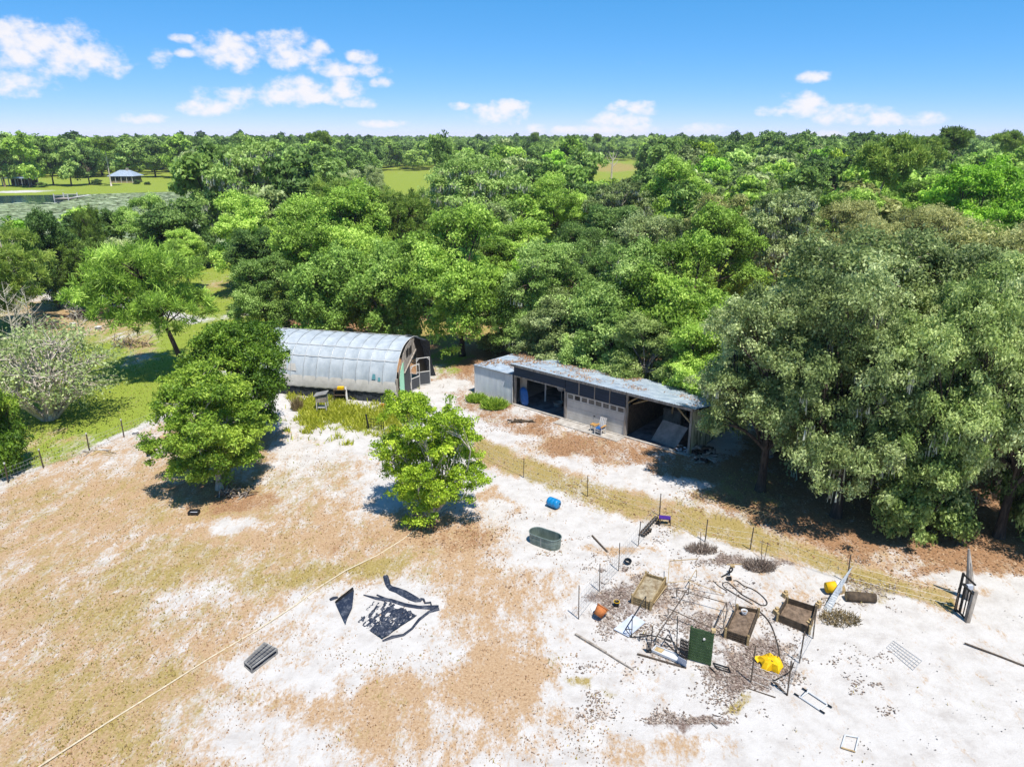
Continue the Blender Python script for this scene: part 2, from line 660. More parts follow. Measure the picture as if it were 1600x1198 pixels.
def ground_mat():
    m = bpy.data.materials.new('ground')
    m.use_nodes = True
    t = m.node_tree
    b = t.nodes['Principled BSDF']
    b.inputs['Roughness'].default_value = 0.95
    b.inputs['Specular IOR Level'].default_value = 0.1
    L = t.links.new

    def mth(op, a, bb=None, c=None, clamp=False):
        n = t.nodes.new('ShaderNodeMath')
        n.operation = op
        n.use_clamp = clamp
        for i, x in enumerate((a, bb, c)):
            if x is None:
                continue
            if isinstance(x, (int, float)):
                n.inputs[i].default_value = x
            else:
                L(x, n.inputs[i])
        return n.outputs[0]

    tcn = t.nodes.new('ShaderNodeTexCoord')

    def noise(scale, det=6, rough=.6, off=(0, 0, 0), st=(1, 1, 1), rot=0):
        mpn = t.nodes.new('ShaderNodeMapping')
        mpn.inputs['Location'].default_value = off
        mpn.inputs['Scale'].default_value = st
        mpn.inputs['Rotation'].default_value = (0, 0, rot)
        L(tcn.outputs['Object'], mpn.inputs[0])
        n = t.nodes.new('ShaderNodeTexNoise')
        n.inputs['Scale'].default_value = scale
        n.inputs['Detail'].default_value = det
        n.inputs['Roughness'].default_value = rough
        L(mpn.outputs[0], n.inputs['Vector'])
        return n.outputs[0]

    def cover(attr, off, sharp, s1=.22, s2=1.5, s3=7.0):
        at = t.nodes.new('ShaderNodeAttribute')
        at.attribute_name = attr
        c = mth('MULTIPLY', noise(s1, 4, .6, off, (1, .55, 1), -.5), .28)
        c = mth('MULTIPLY_ADD', noise(s2, 6, .65, off, (1, .45, 1), -.5), .32, c)
        c = mth('MULTIPLY_ADD', noise(s3, 7, .78, off, (1, .55, 1), -.5), .40, c)
        # threshold slides with the local share of cover
        c = mth('MULTIPLY_ADD', c, 3.4, -1.2)
        th = mth('MULTIPLY_ADD', at.outputs['Fac'], -1.0, 1.0)
        f = mth('SUBTRACT', c, th)
        return mth('MULTIPLY_ADD', f, sharp, .5, True)

    def ramp(fac, stops):
        r = t.nodes.new('ShaderNodeValToRGB')
        e = r.color_ramp.elements
        e[0].position, e[0].color = stops[0]
        e[1].position, e[1].color = stops[-1]
        for s in stops[1:-1]:
            x = e.new(s[0])
            x.color = s[1]
        L(fac, r.inputs[0])
        return r.outputs[0]

    def mixc(f, a, bb):
        n = t.nodes.new('ShaderNodeMix')
        n.data_type = 'RGBA'
        L(f, n.inputs[0])
        L(a, n.inputs[6])
        L(bb, n.inputs[7])
        return n.outputs[2]

    fine = noise(9, 8, .8, (3, 7, 0))
    mid = noise(1.1, 6, .7, (11, 2, 0))
    vf = noise(26, 4, .8, (5, 5, 0))
    col = ramp(mid, [(.3, gk(206, 199, 193)), (.5, gk(226, 221, 216)), (.7, gk(236, 232, 229))])
    col = mixc(ramp(vf, [(.26, (1, 1, 1, 1)), (.36, (0, 0, 0, 1))]), col, ramp(fine, [(.4, gk(120, 105, 92)), (.6, gk(165, 150, 138))]))
    br = ramp(fine, [(.28, gk(138, 108, 80)), (.42, gk(190, 156, 120)), (.56, gk(212, 180, 144)), (.74, gk(226, 206, 182))])
    col = mixc(cover('brown', (0, 0, 0), 3.4), col, br)
    ol = ramp(fine, [(.28, gk(122, 108, 58)), (.45, gk(172, 152, 90)), (.6, gk(198, 176, 118)), (.74, gk(214, 198, 154))])
    col = mixc(cover('olive', (31, 17, 0), 2.8), col, ol)
    li = ramp(fine, [(.28, gk(96, 68, 46)), (.43, gk(160, 120, 86)), (.58, gk(192, 152, 116)), (.76, gk(214, 188, 160))])
    col = mixc(cover('litter', (57, 41, 0), 3.6), col, li)
    mu = ramp(fine, [(.3, gk(78, 62, 54)), (.44, gk(122, 102, 92)), (.56, gk(160, 142, 132)), (.68, gk(210, 202, 196))])
    col = mixc(cover('mulch', (77, 23, 0), 3.4), col, mu)
    gr = ramp(fine, [(.28, gk(92, 110, 34)), (.44, gk(142, 162, 58)), (.58, gk(168, 182, 78)), (.76, gk(200, 198, 122))])
    col = mixc(cover('green', (13, 91, 0), 3.5), col, gr)
    L(col, b.inputs['Base Color'])
    bp = t.nodes.new('ShaderNodeBump')
    bp.inputs['Strength'].default_value = .6
    bp.inputs['Distance'].default_value = .06
    h = mth('MULTIPLY_ADD', noise(6, 6, .75, (1, 1, 0)), 1.0, mth('MULTIPLY', vf, .5))
    L(h, bp.inputs['Height'])
    L(bp.outputs[0], b.inputs['Normal'])
    return m


gm.materials.append(ground_mat())

# lake: open water with a cover of lily pads
LAKE = [(-900, 318), (-300, 309), (0, 306), (140, 303.5), (290, 299), (360, 303), (382, 330), (385, 388), (330, 394), (240, 396), (120, 396), (0, 402), (-300, 410), (-900, 400)]
wm_ = bpy.data.materials.new('lake_water')
wm_.use_nodes = True
wb = wm_.node_tree.nodes['Principled BSDF']
wb.inputs['Base Color'].default_value = (.010, .026, .05, 1)
wb.inputs['Roughness'].default_value = .12
wb.inputs['Specular IOR Level'].default_value = .22
wn = wm_.node_tree.nodes.new('ShaderNodeTexNoise')
wn.inputs['Scale'].default_value = 900
wbp = wm_.node_tree.nodes.new('ShaderNodeBump')
wbp.inputs['Strength'].default_value = .15
wm_.node_tree.links.new(wn.outputs[0], wbp.inputs['Height'])
wm_.node_tree.links.new(wbp.outputs[0], wb.inputs['Normal'])
lb = MB()
pts = [gp(x, y, .06) for x, y in LAKE]
lb.add(pts, [tuple(reversed(range(len(pts))))])
lake = lb.build('lake', wm_)
if lake.data.polygons[0].normal.z < 0:
    lake.data.flip_normals()
kind(lake, 'structure')
rng = np.random.default_rng(5)
n = 150000
qx, qy = rng.uniform(-110, 390, n), 0
Yc = rng.uniform(118, 286, n)
Xc = rng.uniform(-230, -44, n)
px_, py_ = proj(Xc, Yc)
inside = poly_dist(px_, py_, LAKE) < -1.0
openw = (px_ < 150 - np.maximum(0, py_ - 306) * 3 + rng.normal(0, 14, n)) & (py_ < 320.5 + rng.normal(0, 1.5, n))
shore = poly_dist(px_, py_, LAKE) > -3
pn = 2.2 * vnoise(Xc * .035, Yc * .06) + 1.3 * vnoise(Xc * .11 + 7, Yc * .2) + .9 * vnoise(Xc * .33, Yc * .6 + 3)
keep = inside & ~openw & (pn > rng.normal(-1.1, .9, n)) & (px_ > -40)
Xc, Yc = Xc[keep][:44000], Yc[keep][:44000]
n = len(Xc)
ang = np.arange(6) * math.pi / 3
rad = rng.uniform(.4, 1.1, n)
V = np.empty((n, 6, 3))
V[:, :, 0] = Xc[:, None] + np.cos(ang)[None] * (rad * rng.uniform(.8, 2.0, n))[:, None]
V[:, :, 1] = Yc[:, None] + np.sin(ang)[None] * rad[:, None]
V[:, :, 2] = .09 + rng.uniform(0, .03, n)[:, None] + np.sin(ang)[None] * rng.normal(0, .05, n)[:, None]
pad = leaf_mat('lily_pad', rgb(98, 114, 70), rgb(142, 154, 104), rgb(176, 184, 150), .05, .45)
pm = np_mesh('lily_pads', V.reshape(-1, 3), np.arange(n * 6).reshape(n, 6), pad, np.clip(rng.normal(.5, .25, n), 0, 1), 6)
po = bpy.data.objects.new('lily_pads', pm)
COL.objects.link(po)
kind(po, 'stuff')
po['label'] = 'pale green lily pads covering most of the lake'

# ------------------------------------------------------------------ trees
G = lambda r, g, b: rgb(r, g, b, 1.85)
LM = {
    'grey_oak': leaf_mat('leaf_grey_oak', G(62, 76, 40), G(108, 122, 70), G(164, 173, 124)),
    'oak': leaf_mat('leaf_oak', G(60, 82, 36), G(100, 125, 56), G(146, 165, 96)),
    'vivid': leaf_mat('leaf_vivid', G(66, 98, 22), G(108, 148, 38), G(152, 184, 70), .4),
    'oak_mid': leaf_mat('leaf_oak_mid', G(62, 80, 38), G(104, 122, 60), G(150, 162, 102)),
    'bright': leaf_mat('leaf_bright', G(74, 97, 32), G(117, 145, 54), G(162, 182, 90)),
    'lime': leaf_mat('leaf_lime', G(64, 88, 16), G(110, 134, 28), G(156, 172, 56), .35),
    'dark': leaf_mat('leaf_dark', G(38, 58, 26), G(66, 92, 40), G(106, 128, 66)),
    'young': leaf_mat('leaf_young', G(50, 76, 18), G(88, 114, 30), G(136, 154, 58), .38),
    'pine': leaf_mat('leaf_pine', G(50, 68, 26), G(90, 112, 42), G(136, 152, 72)),
    'willow': leaf_mat('leaf_willow', G(72, 96, 36), G(112, 140, 60), G(156, 176, 98)),
    'pale': leaf_mat('leaf_pale', G(82, 96, 56), G(120, 134, 82), G(160, 168, 120)),
    'brown_oak': leaf_mat('leaf_brown_oak', G(76, 82, 42), G(116, 120, 66), G(156, 156, 104)),
    'far': leaf_mat('leaf_far', G(48, 68, 34), G(85, 110, 52), G(128, 150, 82), .36, .6, .8),
    'far_light': leaf_mat('leaf_far_light', G(62, 84, 34), G(102, 128, 54), G(146, 164, 88), .36, .6, .8),
    'moss': leaf_mat('moss', G(92, 98, 84), G(128, 132, 116), G(166, 166, 152), .2, .9),
}
BARK = mat('bark', rgb(120, 104, 90), rgb(58, 48, 42), 6, .95, bump=.6, stretch=(1, 1, .25))
BARK_D = mat('bark_dark', rgb(86, 74, 64), rgb(40, 34, 30), 6, .95, bump=.6, stretch=(1, 1, .25))
BARK_G = mat('bark_grey', rgb(176, 168, 158), rgb(96, 88, 80), 6, .95, bump=.6, stretch=(1, 1, .25))
BARK_P = mat('bark_pale', rgb(206, 198, 186), rgb(150, 138, 124), 6, .9, bump=.3, stretch=(1, 1, .25))


def lobes(rng, R, z0, z1, n, shape):
    """big boughs of foliage filling an uneven crown"""
    out = []
    H = z1 - z0
    for i in range(n * 40):
        if len(out) >= n:
            break
        t = rng.uniform(.08, .9)
        if shape == 'round':
            env = math.sin(math.pi * (t * .82 + .14)) ** .6
        elif shape == 'spread':
            env = (1 - t) ** .38 if t > .3 else .78 + t * .7
        elif shape == 'cone':
            env = (1 - t) ** .8 + .1
        else:
            env = .55 + .45 * math.sin(math.pi * t)
        a = rng.uniform(0, 2 * math.pi)
        d = R * env * (.25 + .5 * math.sqrt(rng.uniform()))
        r = R * rng.uniform(.19, .46) * (1 if n < 25 else .72)
        c = np.array([d * math.cos(a), d * math.sin(a), z0 + H * t])
        if any(np.linalg.norm((c - q[0]) * (1, 1, 1.2)) < .55 * (r + q[1]) for q in out) and rng.uniform() < .9:
            continue
        out.append((c, r))
    return out


def crown_points(rng, L, nclump, flat=.8, up=.25):
    cs, ns, li = [], [], []
    ctr = np.array([q[0] for q in L])
    rr = np.array([q[1] for q in L])
    w = rr ** 2 / np.sum(rr ** 2)
    while len(cs) < nclump:
        i = rng.choice(len(L), p=w)
        d = rng.normal(size=3)
        d /= np.linalg.norm(d)
        if d[2] < -.15 and rng.uniform() < .72:
            d[2] = -d[2]
        p = ctr[i] + d * rr[i] * (1, 1, flat) * (rng.uniform(.62, 1.08) if rng.uniform() > .2 else rng.uniform(1.08, 1.42))
        dd = np.linalg.norm((p - ctr) / (1, 1, flat), axis=1) / rr
        dd[i] = 9
        if dd.min() < .7 and rng.uniform() < .85:
            continue
        cs.append(p)
        ns.append(d)
        li.append(i)
    return np.array(cs), np.array(ns), np.array(li)


def foliage(name, rng, C, D, per, cr, leaf, upb=.45, squash=.7, droop=0.0, aspect=.5, jit=1.0, li=None):
    n = len(C)
    ct = rng.normal(.5, .15, n)
    if li is not None:
        ct = ct + rng.normal(0, .13, li.max() + 1)[li]
    P = np.repeat(C, per, 0)
    U = unit(rng.normal(size=(n * per, 3)))
    U[:, 2] = np.where((U[:, 2] < 0) & (rng.uniform(size=n * per) < .5), -U[:, 2], U[:, 2])
    rc = np.repeat(cr * rng.uniform(.65, 1.25, n), per)
    rad = rc * (.15 + .95 * rng.uniform(size=n * per) ** .7) * np.where(rng.uniform(size=n * per) < .14, 1.45, 1)
    P = P + U * rad[:, None] * np.array([1, 1, squash])
    if droop:
        P[:, 2] -= droop * rng.uniform(0, 1, n * per) ** 1.5
    Nn = unit(U * .55 + np.repeat(D, per, 0) * .35 + np.array([0, 0, upb]) + rng.normal(size=U.shape) * jit)
    tint = np.clip(np.repeat(ct, per) + rng.normal(0, .13, n * per), 0, 1)
    size = leaf * rng.uniform(.6, 1.3, n * per)
    V, F = leaf_arrays(P, Nn, size, rng, aspect)
    return np_mesh(name, V, F, LM['oak'], tint)


def mesh_of(mb, name, m, smooth=True):
    me = bpy.data.meshes.new(name)
    me.from_pydata(mb.v, [], mb.f)
    if smooth:
        me.polygons.foreach_set('use_smooth', [True] * len(me.polygons))
    me.update()
    me.materials.append(m)
    return me


def limb(mb, rng, a, b, r0, r1, sag=.08, n=6, seg=5):
    a, b = Vector(a), Vector(b)
    L = (b - a).length
    k = Vector((rng.normal(), rng.normal(), rng.normal() * .5)) * (L * sag)
    pts, rs = [], []
    for i in range(seg + 1):
        t = i / seg
        p = a.lerp(b, t) + k * math.sin(math.pi * t) + Vector((0, 0, .12 * L * math.sin(math.pi * t)))
        pts.append(p)
        rs.append(r0 * (1 - t) + r1 * t)
    mb.tube(pts, rs, n)
    return pts


def make_tree(seed, R, H, z0, nl, nclump, per, cr, leaf, shape='round', tr=.3, fork=.5, droop=0, stems=1, flat=.8, twigs=.25, upb=.45, moss=0, squash=.7, lean=(0, 0)):
    rng = np.random.default_rng(seed)
    L = lobes(rng, R, z0, H - cr * .6, nl, shape)
    if lean != (0, 0):
        L = [(c + np.array([lean[0], lean[1], 0]), r) for c, r in L]
    C, D, li = crown_points(rng, L, nclump, flat)
    crown = foliage('crown', rng, C, D, per, cr, leaf, upb, squash, droop, li=li)
    mb = MB()
    if stems == 1:
        top = Vector((rng.normal() * .1 * R * .3 + lean[0] * .8, rng.normal() * .1 * R * .3 + lean[1] * .8, z0 + (H - z0) * fork * .55))
        pts = []
        rs = []
        for i in range(7):
            t = i / 6
            p = Vector((0, 0, -.15)).lerp(top, t) + Vector((math.sin(t * 5 + seed), math.cos(t * 4 + seed), 0)) * (.05 * R * t * (1 - t))
            pts.append(p)
            rs.append(tr * (1.0 - .5 * t) * (1.45 if i == 0 else 1))
        mb.tube(pts, rs, 9)
        starts = pts[3:]
    else:
        starts = [Vector((math.cos(k * 2.4) * .25, math.sin(k * 2.4) * .25, -.1)) for k in range(stems)]
    for i, (c, r) in enumerate(L):
        s = starts[i % len(starts)]
        base = tr * (.42 if stems == 1 else .8)
        lp = limb(mb, rng, s, c, base, base * .3, .1)
        for j in np.where(li == i)[0]:
            if rng.uniform() < twigs:
                limb(mb, rng, lp[rng.integers(2, 6)], C[j], base * .3, base * .08, .1, 4, 3)
    d = dict(crown=crown, trunk=mesh_of(mb, 'trunk', BARK), R=R, H=H)
    if moss:
        low = C[(D[:, 2] < .45)]
        sel = low[rng.integers(0, len(low), moss)]
        per_m = 10
        P = np.repeat(sel, per_m, 0) + rng.normal(size=(moss * per_m, 3)) * np.array([.28, .28, .15])
        ln = rng.uniform(.25, .8, len(P))
        a = rng.uniform(0, math.pi, len(P))
        wv = rng.uniform(.018, .05, len(P))
        X = np.stack([np.cos(a) * wv, np.sin(a) * wv, np.zeros(len(P))], 1)
        V = np.empty((len(P), 4, 3))
        V[:, 0] = P - X
        V[:, 1] = P + X
        V[:, 2] = P + X * .4 - np.array([0, 0, 1]) * ln[:, None] + rng.normal(size=P.shape) * .06
        V[:, 3] = P - X * .4 - np.array([0, 0, 1]) * ln[:, None] + rng.normal(size=P.shape) * .06
        d['moss'] = np_mesh('moss', V.reshape(-1, 3), np.arange(len(P) * 4).reshape(-1, 4), LM['moss'], np.clip(rng.normal(.5, .25, len(P)), 0, 1))
    return d


def make_pine(seed, R, H, z0, ntuft, per, nl, tr=.24, length=.42, flat=.6, lean=(0, 0), shape='round', wid=.03):
    rng = np.random.default_rng(seed)
    L = lobes(rng, R, z0, H - .5, nl, shape)
    C, D, li = crown_points(rng, L, ntuft, flat)
    if lean != (0, 0):
        f = (C[:, 2:3] / H)
        off = np.array([[lean[0], lean[1], 0]])
        C = C + off * f
        L = [(c + np.array([lean[0], lean[1], 0]) * c[2] / H, r) for c, r in L]
    n = len(C) * per
    U = unit(rng.normal(size=(n, 3)) + np.repeat(D, per, 0) * .5 + np.array([0, 0, .35]))
    ln = length * rng.uniform(.6, 1.3, n)
    P0 = np.repeat(C, per, 0) + rng.normal(size=(n, 3)) * length * .28
    B = unit(np.cross(U, rng.normal(size=(n, 3)))) * (wid * rng.uniform(.7, 1.4, n))[:, None]
    V = np.empty((n, 4, 3))
    V[:, 0] = P0 - B * .6
    V[:, 1] = P0 + B * .6
    V[:, 2] = P0 + U * ln[:, None] + B
    V[:, 3] = P0 + U * ln[:, None] - B
    tint = np.clip(np.repeat(rng.normal(.5, .18, len(C)), per) + rng.normal(0, .12, n), 0, 1)
    crown = np_mesh('crown', V.reshape(-1, 3), np.arange(n * 4).reshape(n, 4), LM['pine'], tint)
    mb = MB()
    pts, rs = [], []
    for i in range(9):
        t = i / 8
        pts.append(Vector((lean[0] * t ** 1.25, lean[1] * t ** 1.25, -.15 + (H * .93 + .15) * t)))
        rs.append(tr * (1 - .8 * t) * (1.3 if i == 0 else 1))
    mb.tube(pts, rs, 8)
    for i, (c, r) in enumerate(L):
        tt = max(.25, min(.95, (c[2] - .12 * R) / H))
        k = tt * 8
        a = pts[int(k)].lerp(pts[min(int(k) + 1, 8)], k - int(k))
        lp = limb(mb, rng, a, c, tr * .3, tr * .1, .08, 5)
        for j in np.where(li == i)[0]:
            if rng.uniform() < .35:
                limb(mb, rng, lp[rng.integers(2, 6)], C[j], tr * .1, tr * .04, .06, 4, 2)
    return dict(crown=crown, trunk=mesh_of(mb, 'trunk', BARK), R=R, H=H)


T = {
    'oak_a': make_tree(11, 7.0, 13, 2.6, 34, 700, 125, .72, .12, 'spread', .42, .5, moss=40, twigs=.4),
    'oak_b': make_tree(12, 7.0, 13, 2.2, 34, 700, 120, .72, .12, 'spread', .45, .45, moss=40, twigs=.4),
    'oak_c': make_tree(13, 6.5, 11, 1.2, 32, 680, 120, .72, .12, 'spread', .40, .4, moss=40, twigs=.4),
    'oak_h': make_tree(14, 7.0, 13, 3.3, 28, 640, 125, .66, .112, 'spread', .36, .42, moss=26, twigs=.35),
    'oak_h2': make_tree(15, 7.2, 13, 3.0, 32, 680, 125, .66, .112, 'spread', .38, .42, moss=26, twigs=.35),
    'round_a': make_tree(21, 5.0, 10, 1.8, 15, 480, 120, .70, .135, 'round', .26, .5),
    'round_b': make_tree(22, 5.0, 11, 2.2, 16, 480, 120, .70, .135, 'round', .28, .5),
    'tall': make_tree(23, 4.5, 13, 3.2, 16, 420, 115, .70, .14, 'tall', .26, .6),
    'mossy': make_tree(24, 7.5, 14, 4.5, 17, 440, 90, .85, .20, 'spread', .4, .45, moss=900),
    'willow': make_tree(25, 4.6, 9.5, .8, 17, 520, 90, .58, .15, 'round', .22, .5, droop=.9),
    'bush': make_tree(26, 4.0, 7.0, .2, 14, 400, 95, .62, .15, 'round', .2, .4),
    'young_a': make_tree(31, 3.5, 7.0, 1.25, 20, 600, 112, .44, .086, 'round', .21, .5, twigs=.2, squash=.6),
    'young_b': make_tree(32, 4.3, 8.4, .5, 30, 900, 85, .50, .10, 'round', .2, .5, twigs=.15),
    'young_c': make_tree(33, 3.35, 7.3, .3, 24, 560, 108, .40, .082, 'round', .09, .5, stems=4, twigs=.4, squash=.6),
    'pale': make_tree(34, 5.0, 7.0, 1.4, 22, 560, 14, .8, .115, 'spread', .16, .5, stems=9, twigs=.95, flat=.5),
    'pine_a': make_pine(41, 5.2, 11, 5.0, 460, 60, 20, .27, .55, lean=(-3.4, .4), flat=.75),
    'pine_b': make_pine(42, 6.5, 13.5, 3.0, 560, 60, 22, .3, .62, shape='round', flat=.75, wid=.04),
    'pine_c': make_pine(43, 4.0, 11, 1.2, 420, 60, 20, .22, .5, shape='tall', flat=.8),
    'pine_tall': make_pine(44, 5.0, 20, 14, 200, 50, 9, .3, .75, shape='round', flat=.5, wid=.07),
    'pine_lean': make_pine(45, 5.5, 16, 9, 320, 55, 11, .34, .7, shape='round', flat=.5, lean=(6.0, 0), wid=.06),
    'mid_a': make_tree(51, 5.5, 12, 1.5, 14, 170, 42, 1.0, .42, 'round', .3, .5, twigs=.05),
    'mid_b': make_tree(52, 6.0, 13, 2.0, 15, 180, 42, 1.0, .42, 'spread', .3, .5, twigs=.05),
    'mid_c': make_tree(53, 4.5, 14, 2.5, 14, 170, 42, .95, .42, 'tall', .3, .5, twigs=.05),
}
rnd = random.Random(3)
SPOTS = []


def place(mesh, X, Y, H, Rw, leafk, label, group=None, name='tree', rot=None, bark=None, cat='tree'):
    d = T[mesh]
    sz, sx = H / d['H'], Rw / d['R']
    o = thing(name, label, cat, (X, Y, 0), group)
    rz = rnd.uniform(0, 6.28) if rot is None else rot
    for k in ('trunk', 'crown', 'moss'):
        if k not in d:
            continue
        c = bpy.data.objects.new(k, d[k])
        COL.objects.link(c)
        if k == 'moss':
            c['kind'] = 'stuff'
        c.parent = o
        if k == 'crown':
            c.material_slots[0].link = 'OBJECT'
            c.material_slots[0].material = LM[leafk]
        if bark is None and leafk in ('grey_oak', 'oak_mid', 'brown_oak'):
            bark = BARK_G
        if k == 'trunk' and bark is not None:
            c.material_slots[0].link = 'OBJECT'
            c.material_slots[0].material = bark
    o.rotation_euler = (0, 0, rz)
    o.scale = (sx, sx, sz)
    SPOTS.append((X, Y, Rw))
    return o


def tree(mesh, px, by, ty, wpx, leafk, label, group=None, name='tree', rot=None, bark=None, cat='tree'):
    """px, by: where the foot stands; ty: how high the top reaches; wpx: how wide the crown looks"""
    g = gp(px, by)
    H = ztop(g.y, ty)
    Rw = wpx / 2 / FPX * depth(g.y, H * .5)
    return place(mesh, g.x, g.y, H, Rw, leafk, label, group, name, rot, bark, cat)


# trees standing on the open yard
tree('young_a', 343, 764, 592, 186, 'young', 'round young oak with a stout pale trunk standing on the brown field', name='young_oak', rot=.4, bark=BARK_P)
tree('young_b', 382, 692, 500, 188, 'young', 'dense dark green young oak just behind the stout trunked one, beside the greenhouse', name='young_oak', rot=2.1)
tree('young_c', 676, 810, 612, 162, 'lime', 'sparse yellow green young tree with several thin stems, alone amid the white sand', name='young_tree', rot=1.0, bark=BARK_P)
tree('bush', 2, 738, 598, 96, 'young', 'small leafy tree at the wire fence, cut by the picture edge', name='small_tree')
tree('pale', 78, 655, 505, 250, 'pale', 'pale wide shrub tree with a fan of whitish stems on the lawn', name='shrub_tree', rot=.5, bark=BARK_P)
tree('pine_a', 293, 590, 392, 190, 'bright', 'leaning pine with a bare dark trunk between lawn and greenhouse', name='pine_tree', rot=0, bark=BARK_D)
# beyond the lawn and lake shore
tree('pine_c', 30, 512, 345, 110, 'pine', 'scraggly brownish pine at the edge of the lawn, by the little roofed shelter', name='pine_tree', bark=BARK_P)
tree('pine_c', -28, 540, 350, 110, 'pine', 'brownish pine half cut off by the picture edge', name='pine_tree')
tree('round_a', 92, 482, 337, 92, 'dark', 'dark round tree between two pines in front of the lily pads', name='round_tree')
tree('pine_c', 152, 478, 372, 96, 'pine', 'bushy green pine next to the dark round tree', name='pine_tree')
tree('pine_c', 152, 435, 318, 44, 'pine', 'narrow pine with upright tufts poking up before the lake', name='pine_tree')
tree('bush', 196, 440, 372, 80, 'pale', 'pale olive bushy tree below the lake shore', name='bushy_tree')
tree('round_b', 240, 412, 310, 78, 'willow', 'pale green tree on the shore beside the dark blue green one', name='shore_tree')
tree('bush', 285, 418, 312, 118, 'dark', 'dark blue green dense tree on the lake shore', name='shore_tree')
tree('mid_c', 336, 398, 228, 100, 'oak', 'tall tree with bare lower trunk at the water edge', name='tall_tree')
tree('mossy', 395, 400, 222, 150, 'oak', 'broad dark oak, tallest of the clump at the lake corner', name='oak_tree')
tree('mid_b', 470, 398, 232, 120, 'dark', 'dark oak on the meadow side of the lake corner clump', name='oak_tree')
tree('round_a', 432, 440, 345, 92, 'oak', 'mid green round tree under the broad dark oak', name='round_tree')
tree('bush', 486, 432, 362, 84, 'bright', 'low bright green tree between the lake clump and the fluffy pines', name='low_tree')
tree('pine_b', 545, 432, 280, 150, 'pine', 'fluffy pine with visible grey branches behind the willows', name='pine_tree')
tree('pine_b', 630, 428, 300, 112, 'pine', 'fluffy yellowish pine beside the green meadow', name='pine_tree', rot=1.7)
tree('tall', 548, 352, 262, 44, 'pale', 'thin pale grey tree before the far wood', name='pale_tree')
tree('tall', 590, 345, 255, 34, 'pale', 'second thin pale grey tree, nearer the meadow', name='pale_tree')
tree('round_a', 418, 520, 407, 112, 'oak', 'dense dark green round tree at the far end of the greenhouse', name='round_tree')
tree('willow', 520, 532, 388, 138, 'willow', 'drooping light green tree right behind the greenhouse roof', name='drooping_tree')
tree('willow', 600, 535, 385, 130, 'willow', 'drooping light green tree behind the door end of the greenhouse', name='drooping_tree')
tree('bush', 560, 470, 392, 110, 'bright', 'bright green tree peeping over the two drooping ones', name='bright_tree')
tree('willow', 655, 480, 378, 80, 'bright', 'yellow green bushy tree between drooping trees and bare trunked oak', name='bushy_tree')
tree('round_b', 722, 556, 336, 172, 'bright', 'oak with a straight dark bare trunk between greenhouse and shed', name='oak_tree', bark=BARK_D)
tree('bush', 770, 500, 420, 90, 'grey_oak', 'low grey green tree behind the bare trunked oak', name='low_tree')
tree('mossy', 750, 402, 243, 170, 'oak', 'wide oak hung with grey moss below the far meadow', name='mossy_oak')
tree('round_b', 872, 402, 278, 108, 'bright', 'bright green tree between the two mossy oaks', name='bright_tree')
tree('mossy', 957, 410, 284, 116, 'grey_oak', 'greyish oak draped in pale moss with a dark trunk', name='mossy_oak')
tree('round_a', 1045, 400, 256, 122, 'bright', 'tall light green tree next to the pale mossy oak', name='bright_tree')
tree('round_a', 1005, 440, 345, 116, 'lime', 'yellow green tree in front of the pale mossy oak', name='lime_tree')
tree('round_b', 820, 470, 352, 130, 'bright', 'bright crowned oak behind the shed, nearest the greenhouse gap', name='oak_tree')
tree('oak_b', 850, 562, 372, 200, 'oak', 'oak behind the white corrugated end of the shed', name='oak_tree')
tree('oak_c', 968, 590, 372, 235, 'oak', 'oak whose boughs hang over the shed roof middle', name='oak_tree')
tree('oak_a', 905, 490, 352, 150, 'oak', 'oak in second row behind the shed roof', name='oak_tree')
tree('round_b', 1062, 604, 380, 180, 'bright', 'fresh green oak behind the open end bay of the shed', name='oak_tree')
tree('round_a', 1110, 500, 330, 150, 'bright', 'light green oak in second row behind the open bay', name='oak_tree')
tree('bush', 1092, 640, 560, 74, 'grey_oak', 'grey green bough over the roof corner by the cream wall', name='low_oak')
tree('bush', 790, 548, 480, 90, 'grey_oak', 'bushy dull oak at the back corner of the white lean-to', name='low_oak')
tree('oak_a', 1290, 705, 372, 390, 'grey_oak', 'huge grey green live oak beside the shed', name='live_oak', rot=.9)
tree('oak_c', 1200, 712, 445, 225, 'grey_oak', 'live oak whose foliage covers the cream end wall of the shed', name='live_oak')
tree('oak_c', 1400, 785, 490, 300, 'grey_oak', 'live oak with low boughs sweeping to the litter near the gate', name='live_oak', rot=2.0)
tree('oak_b', 1570, 760, 395, 330, 'oak_mid', 'live oak at the picture edge beyond the weathered gate', name='live_oak')
for m, x, by, ty, w, lf, lb in (('oak_h', 1188, 766, 448, 285, 'grey_oak', 'high spreading live oak whose boughs overhang the log pile and dappled litter'), ('oak_h2', 1306, 806, 420, 300, 'grey_oak', 'high spreading live oak over the dark hollow before the huge oak'),
                                ('oak_h', 1432, 830, 440, 280, 'oak_mid', 'high live oak spreading above the lowest foliage near the gate'), ('oak_h2', 1560, 838, 420, 300, 'grey_oak', 'high spreading live oak above the weathered gate slab'),
                                ('bush', 1436, 838, 665, 150, 'oak_mid', 'lowest green oak foliage, touching the litter near the gate'), ('bush', 1604, 838, 620, 120, 'oak_mid', 'low oak foliage at the picture edge, beyond the gate')):
    tree(m, x, by, ty, w, lf, lb, name='live_oak' if m != 'bush' else 'low_oak', bark=BARK_D)
tree('oak_b', 1500, 640, 350, 300, 'brown_oak', 'brownish live oak behind the low boughed one', name='live_oak')
tree('oak_a', 1420, 690, 372, 330, 'grey_oak', 'grey green live oak in second row, right of the huge one', name='live_oak')
tree('oak_b', 1600, 560, 330, 200, 'brown_oak', 'brownish oak in second row at the picture edge', name='live_oak')
tree('oak_c', 1705, 700, 420, 230, 'grey_oak', 'live oak mostly outside the picture beyond the gate', name='live_oak')
